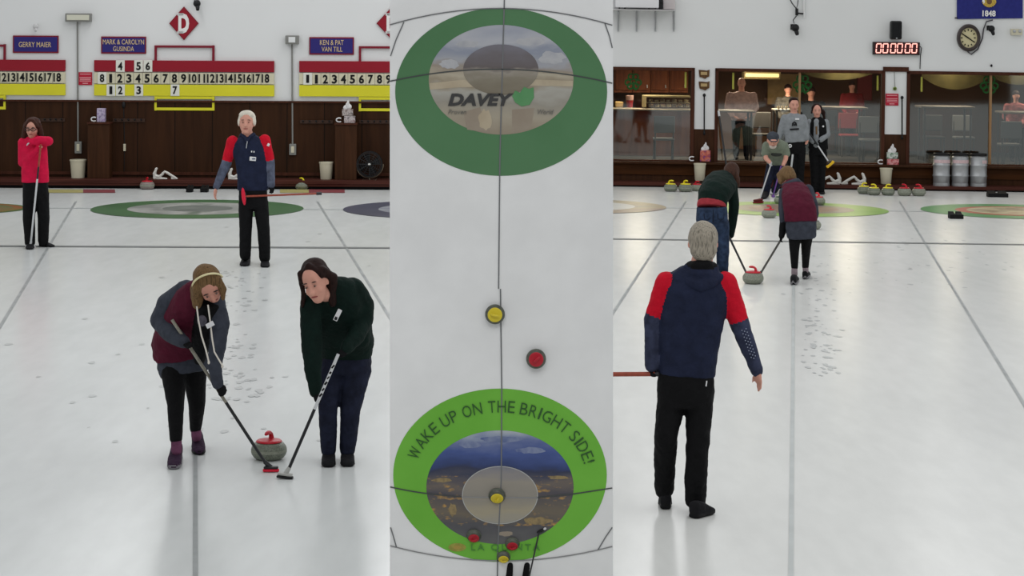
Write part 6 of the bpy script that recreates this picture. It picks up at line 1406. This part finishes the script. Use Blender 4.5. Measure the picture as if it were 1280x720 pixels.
p.chain('hood', [J(980, 232, 26), J(987, 230, 22), J(996, 227, 24), J(1001, 230, 26)], [3.4, 4.6, 4.8, 3.6], body=False)
p.loft('leggings', [(J(1001, 280, -7), 16.5, 11), (J(1001, 292, -6), 16.5, 11)])
p.chain('leggings', [J(993.5, 290, -4), J(993, 313, -4), J(993.2, 334, -2)], [8.6, 5.8, 4.0]); p.chain('leggings', [J(1009, 288, -4), J(1007.5, 310, 4), J(1006.8, 334, 22)], [8.6, 5.8, 3.8])
p.cone('sock_a', J(993.2, 332.5, -2), J(993, 343, -2), 3.6, 3.8); p.cone('sock_b', J(1006.8, 332, 22), J(1007, 339, 20), 3.5, 3.6)
p.shoe('shoe_a', p.G(991.5, 356.8), p.G(994.5, 350.6), 10.5, 12); p.shoe('shoe_b', p.G(1006, 349.4), p.G(1009.5, 344.4), 9.5, 11)
p.hand('glove_a', J(977, 294, 2), J(975, 307, 0), (.5, -.4, 0), 13, 60, 1); p.hand('glove_b', J(1021.5, 268, 20), J(1018, 274, 26), (-.4, 0, -.6), 12, 60, -1)
p.finish({'vest': ([MAROC], 1.0, 'vest'), 'sleeve': ([GREYC, BLK], .8, 'sleeves'), 'skirt': ([GREYC], .8, 'skirt'), 'hood': ([GREYC], .4, 'hood'), 'hair': ([HBL], .8, 'hair'), 'leggings': ([BLK], .4, 'leggings'), 'sock_a': ([SOCKG], 0, 'sock'), 'sock_b': ([SOCKG], 0, 'sock'), 'shoe_a': ([SHOEB, SOLE], 0, 'shoe'), 'shoe_b': ([SHOEB, SOLE], 0, 'shoe'), 'glove_a': ([GLOVE], 0, 'glove'), 'glove_b': ([GLOVE], 0, 'glove')}, SKIN)
hd = R.ground(948, 346.5); hd.z += .004
make_broom(R, J(985, 285, 4), hd, 'dark broom of the maroon vest person seen from behind', [(1, mat('dark_silver_shaft', (86, 84, 80), .4, .4))], DSHAFT, BLACK, 1.35 * p.k, 12 * p.k, (1, 0, 0), 3 * p.k, 'brooms', 6 * p.k)

# ------------------------------------------------------------------ bent man in a cap
p = Person('person in a grey cap and pale green tee leaning forward on a broom', R, 963, 245.5, vox=1.0)
J = p.P
p.loft('tee', [(J(971, 203, 8), 12.5, 8), (J(970.5, 196, 4), 13.5, 9), (J(970, 188, -4), 14, 9.5), (J(969, 181, -12), 13.5, 8), (J(968, 177, -16), 7, 5)])
p.chain('tee', [J(958, 182, -10), J(956.5, 192, -9)], [5, 4.8]); p.chain('tee', [J(980.5, 182, -10), J(983, 192, -9)], [5, 4.8])
p.chain('body', [J(956.5, 190, -9), J(957.5, 198, -12), J(962.5, 203, -17)], [3.2, 3, 2.5]); p.chain('body', [J(983, 190, -9), J(982, 199, -12), J(979, 206, -17)], [3.2, 3, 2.5])
p.head(J(966, 175.5, -20), 14, 20, yaw=0, pitch=18, neck=J(968, 178, -14))
hp = p.hp; w, h = 14, 20; CAP = cloth('dark_grey_cap', (62, 66, 74), .2)
p.ell('cap', hp(0, -.04, .24), (.56 * w, .45 * h, .30 * h), p.hM); p.ell('cap', hp(0, .46, .16), (.46 * w, .26 * h, .04 * h), p.hM)
p.ell('beard', hp(0, .16, -.32), (.34 * w, .22 * h, .18 * h), p.hM); 
p.loft('jeans', [(J(971, 200, 8), 12, 7.5), (J(971, 210, 10), 12, 8)])
p.chain('jeans', [J(964.5, 208, 8), J(960, 226, -6), J(957, 243, 0)], [6.5, 5.2, 4]); p.chain('jeans', [J(977, 208, 8), J(974, 224, -4), J(968, 238, 14)], [6.5, 5.2, 4])
p.shoe('shoe_a', p.G(957, 245.6), p.G(953.5, 249.2), 9, 7); p.shoe('shoe_b', p.G(968, 241.2), p.G(966, 244), 9, 6.5)
p.hand('glove_a', J(962, 202.5, -17), J(964.5, 209, -19), (.3, -.8, 0), 8.5, 60, 1); p.hand('glove_b', J(979, 205.5, -17), J(977.5, 213, -19), (-.3, -.8, 0), 8.5, 60, -1)
b = MB(); b.ell(J(970.5, 193, -12.6), (7 * p.k, 1.6 * p.k, 2.6 * p.k), mat('tee_print', (58, 60, 58), .8, .1, var=.3, vscale=60)); p.tied('tee_print', b)
p.finish({'tee': ([SAGE], .6, 'tee_shirt'), 'cap': ([CAP], 0, 'cap'), 'beard': ([mat('white_beard', (196, 184, 176), .8, .1)], .3, 'beard'), 'jeans': ([JEAN], .6, 'jeans'), 'shoe_a': ([SHOEB, SOLEB], 0, 'shoe'), 'shoe_b': ([WGLOVE, SOLE], 0, 'shoe'), 'glove_a': ([WGLOVE], 0, 'glove'), 'glove_b': ([cloth('dark_purple_glove', (44, 30, 70), .1)], 0, 'glove')}, SKIN)
hd = R.ground(948, 254.5); hd.z += .004
make_broom(R, J(964.5, 203, -21), hd, 'broom with silver shaft and dark red head under the capped man\'s white glove', [(1, mat('pale_silver_shaft', (176, 176, 178), .35, .4))], mat('dark_red_head', (92, 26, 28), .5, .3), mat('dark_red_pad', (110, 24, 30), .6, .2), .95 * p.k, 13 * p.k, (1, .1, .12), 4 * p.k, 'brooms', 6 * p.k)
c_ = R.ground(966.5, 246.5); t = thing('delivery_stick', 'thin purple stick held upright by the capped man', 'stick', R, c_)
b = MB(); PU = mat('purple_stick', (110, 70, 150), .4, .4); b.cyl(J(976.5, 207, -22), c_ + Vector((0, 0, .04)), .8 * p.k, .8 * p.k, PU, 8); b.build('shaft', t, c_, smooth=True); b = MB(); b.box(c_ + Vector((0, 0, .02)), (4 * p.k, 5 * p.k, .04), PU, .01); b.build('foot', t, c_)

# ------------------------------------------------------------------ standing man in a grey sweatshirt
p = Person('person in light grey sweatshirt and black trousers standing before the mullion', R, 994, 243, vox=1.0)
J = p.P
p.loft('sweatshirt', [(J(994, 178), 12.5, 8), (J(993.5, 168), 12.8, 8.2), (J(992.8, 157), 13.4, 8), (J(992.3, 148), 13.6, 7), (J(992.2, 143.5), 9.5, 5.5), (J(992.3, 141), 4.5, 4)])
p.chain('sweatshirt', [J(981, 147.5), J(976.5, 162, 1), J(974, 172, 2)], [4.5, 4.2, 3.2]); p.chain('sweatshirt', [J(1003.5, 147.5), J(1007.5, 160, 1), J(1008.2, 173, -2)], [4.5, 4.2, 3.4])
p.head(J(992.6, 131.5, -1), 12, 18, yaw=4, pitch=6, neck=J(992.3, 142), neck_r=4)
hp = p.hp; w, h = 12, 18; p.ell('hair', hp(0, -.17, .22), (.54 * w, .41 * h, .33 * h), p.hM); p.ell('hair', hp(0, .12, .45), (3.6, 2.4, 1.6), p.hM)
p.loft('trousers', [(J(994.5, 175), 11.8, 7.4), (J(995, 187), 12, 8), (J(995, 193), 11, 7)])
p.chain('trousers', [J(989, 188), J(990, 213), J(989.5, 236)], [6.3, 5.4, 4.6]); p.chain('trousers', [J(1000.8, 188), J(999.8, 213), J(999.5, 236)], [6.3, 5.4, 4.6])
p.shoe('shoe_a', p.G(989.5, 241), p.G(988.5, 244.4), 8, 6); p.shoe('shoe_b', p.G(999.5, 241), p.G(1001, 244.4), 8, 6)
p.hand('body', J(974, 172, 2), J(975.5, 181, 1), (1, -.3, 0), 10, 30, 1); p.hand('body', J(1008.2, 173, -2), J(1008, 183, -4), (-.5, -.8, 0), 10.5, 45, -1)
b = MB(); LG_ = mat('sweat_print', (34, 34, 36), .8, .1)
b.tube([J(990.5, 157.5, -8.8), J(991, 154.2, -8.8), J(993, 152.4, -8.8), J(995, 154, -8.8), J(995.6, 157, -8.8)], .9 * p.k, LG_, 6); b.ell(J(993, 156, -8.6), (1.4 * p.k, .6 * p.k, 1 * p.k), LG_); b.box(J(993, 161.5, -8.8), (11.5 * p.k, .008, 2.1 * p.k), LG_, .003, Matrix.Rotation(-.08, 3, 'Y')); p.tied('chest_print', b)
b = MB(); b.box(J(996.5, 148.8, -8.4), (5 * p.k, .01, 2 * p.k), BADGE, .002); p.tied('name_badge', b)
b = MB(); b.lathe([(1.0 * p.k, 0), (2.3 * p.k, 0), (2.3 * p.k, .01), (1.0 * p.k, .01), (1.0 * p.k, 0)], BADGE, Matrix.Translation(J(987.5, 182.3, -9)) @ Matrix.Rotation(PI / 2, 4, 'X'), 20); p.tied('belt_tag', b)
p.finish({'sweatshirt': ([LGREY], .6, 'sweatshirt'), 'hair': ([HD], .3, 'hair'), 'trousers': ([BLK], .4, 'trousers'), 'shoe_a': ([SHOEB, SOLEB], 0, 'shoe'), 'shoe_b': ([SHOEB, SOLEB], 0, 'shoe')}, SKIN)
hd = R.ground(985, 243.5); hd.z += .004
make_broom(R, J(991, 193, -12), hd, 'white broom standing before the grey sweatshirt man', [(1, WSHAFT)], WSHAFT, BLACK, 1.2 * p.k, 11 * p.k, (1, 0, 0), 3 * p.k, 'brooms', 5 * p.k)

# ------------------------------------------------------------------ standing woman in a black vest
p = Person('person in black vest over grey sleeves standing and holding a yellow padded broom', R, 1023, 242.5, vox=1.0)
J = p.P
p.loft('vest', [(J(1023, 187), 12.5, 8), (J(1022.8, 176), 12, 8), (J(1022.4, 162), 11.8, 7.6), (J(1022, 153), 12, 6.6), (J(1021.6, 148.5), 8, 5.2), (J(1021.4, 146), 4.4, 3.8)], tg=0)
p.loft('vest', [(J(1020.5, 183, -6), 3.4, 3.2), (J(1020.5, 165, -6), 3.2, 3.2), (J(1020.6, 150, -5), 2.6, 2.4)], tg=1)
p.chain('sleeve', [J(1012, 153), J(1010.5, 170), J(1016.5, 177, -9)], [4, 3.9, 3]); p.chain('sleeve', [J(1032, 153), J(1034, 168), J(1026, 175, -9)], [4.1, 4, 3])
p.head(J(1021, 138.6, -1), 11.5, 17, yaw=0, pitch=4, neck=J(1021.4, 148), neck_r=3.6)
hp = p.hp; w, h = 11.5, 17; p.ell('hair', hp(0, -.17, .21), (.56 * w, .43 * h, .345 * h), p.hM)
for sx in (-1, 1): p.chain('hair', [hp(sx * .42, .06, .34), hp(sx * .54, -.04, -.16)], [1.6, 1.4])
p.chain('hair', [hp(.3, -.4, .1), J(1029, 140, 5), J(1030.5, 148, 3)], [3, 2.8, 1.6])
p.loft('trousers', [(J(1022.5, 184), 11, 7.2), (J(1022.5, 194), 11, 7.4)])
p.chain('trousers', [J(1017, 192), J(1018, 215), J(1018, 238)], [6, 4.7, 3.8]); p.chain('trousers', [J(1028, 192), J(1027, 215), J(1026.5, 238)], [6, 4.7, 3.8])
p.shoe('shoe_a', p.G(1018, 240), p.G(1017, 243.2), 7.5, 6); p.shoe('shoe_b', p.G(1026.5, 240), p.G(1028, 243.4), 7.5, 6)
p.hand('glove_a', J(1015.5, 176, -10), J(1021, 180, -12), (0, -.6, -.6), 8, 55, 1); p.hand('glove_b', J(1026.5, 174.8, -10), J(1020.5, 177.5, -12), (0, -.6, -.6), 8, 55, -1)
b = MB(); b.cyl(J(1020.5, 158, -9.6), J(1020.7, 168, -9.8), 1.2 * p.k, 1 * p.k, mat('brown_cord', (110, 84, 56), .6, .2), 6); p.tied('lanyard', b); b = MB(); b.ell(J(1029, 158, -7.4), (1.2 * p.k, .5 * p.k, 1.2 * p.k), BADGE); p.tied('emblem', b)
p.finish({'vest': ([BLK, LGREY], .5, 'vest'), 'sleeve': ([LGREY], .5, 'sleeves'), 'hair': ([HD], .4, 'hair'), 'trousers': ([BLK], .4, 'trousers'), 'shoe_a': ([SHOEB, SOLEB], 0, 'shoe'), 'shoe_b': ([SHOEB, SOLEB], 0, 'shoe'), 'glove_a': ([GLOVE], 0, 'glove'), 'glove_b': ([GLOVE], 0, 'glove')}, SKIN)
h0, h1 = J(1012, 166.5, -14), J(1035, 201, -18); t = thing('curling_broom', 'broom with bright yellow pad held across the black vest woman', 'broom', R, h0, 'brooms')
b = MB(); b.cyl(h0, h0 + (h1 - h0) * .45, 1.0 * p.k, 1.0 * p.k, DSHAFT, 8); b.build('shaft', t, h0, smooth=True); b = MB(); b.cyl(h0 + (h1 - h0) * .45, h1, .9 * p.k, .9 * p.k, WSHAFT, 8); b.build('shaft_section', t, h0, smooth=True)
b = MB(); Rm = Matrix.Rotation(-.72, 3, 'Y'); b.box(J(1037.8, 205.4, -19), (12 * p.k, 3.6 * p.k, 3.8 * p.k), PADY, 1.2 * p.k, Rm); b.build('brush_pad', t, h0, smooth=True); b = MB(); b.box(J(1036.6, 203.8, -19), (7 * p.k, 3 * p.k, 2.4 * p.k), DSHAFT, .6 * p.k, Rm); b.build('brush_head', t, h0, smooth=True)
WORLD, TUBE = 0.62, 55
# ------------------------------------------------------------------ far end of the halls behind the camera (seen only in the window glass), light and camera
w = MB(); w.box((0, -5, 3.6), (40, .2, 7.2), mat('far_wall_brown', (70, 52, 42), .8, .2, var=.3, vscale=.5)); tag(w.build('wall_front', M=Matrix.Identity(4)), 'brown wall behind the viewer', 'wall', kind='structure')
wd = bpy.data.worlds.new('world'); SC.world = wd; wd.use_nodes = True; bg = wd.node_tree.nodes['Background']; bg.inputs['Color'].default_value = (.97, .99, 1.0, 1); bg.inputs['Strength'].default_value = WORLD
def area(name, loc, sx, sy, e, colr=(1, 1, 1), rot=(0, 0, 0)):
    d = bpy.data.lights.new(name, 'AREA'); d.shape = 'RECTANGLE'; d.size, d.size_y, d.energy, d.color = sx, sy, e, colr
    o = bpy.data.objects.new(name, d); C.objects.link(o); o.location = loc; o.rotation_euler = rot; return o
for x in (-6.0, -1.6, 2.4, 7.2):
    for y in (13, 22, 31, 37): area('tube_and_fill_light', (x, y, 6.2), .5, 6, TUBE * (.2 if y == 13 and x < 0 else 1))
for x in (-1.2, 0, 2.2): area('tube_and_fill_light', (x, 3.5, 6.0), .5, 5, 62)  # added fill above the camera, brightens the front of the upright sheet
c = R.M @ L_at(952, 100, 5.4)
d = bpy.data.lights.new('lounge_lamp', 'AREA'); d.shape = 'RECTANGLE'; d.size, d.size_y, d.energy, d.color = 1.6, .5, 110, (1, .86, .62); o = bpy.data.objects.new('lounge_lamp', d); C.objects.link(o); o.location = c + Vector((0, -.3, -.12))
for px, e in ((800, 60), (920, 40), (1060, 45), (1190, 34), (1290, 26)):
    q = R.M @ L_at(px, 84, 4.6); area('lounge_fill', q + Vector((0, 0, .1)), .5, .5, e, (1, .84, .62))  # unseen fill that lifts the lounge interior, no fittings there
for px, e in ((930, 30), (1070, 26), (1270, 16)):
    q = R.M @ L_at(px, 86, 2.0); area('lounge_fill', q + Vector((0, 0, .1)), .5, .5, e, (1, .84, .62))  # added fill near the glass to light the guests from the front
cd = bpy.data.cameras.new('camera'); cam = bpy.data.objects.new('camera', cd); C.objects.link(cam)
cam.location = CAM; cam.rotation_euler = (PI / 2, 0, 0); cd.sensor_width = 36; cd.lens = F / 1280 * 36; cd.shift_y = -(360 - HZ) / 1280; cd.clip_end = 300; cd.clip_start = .1
SC.camera = cam
vs = SC.view_settings; vs.view_transform = 'Standard'; vs.look = 'None'; vs.exposure = 0.0; vs.gamma = 1.0; vs.use_curve_mapping = False
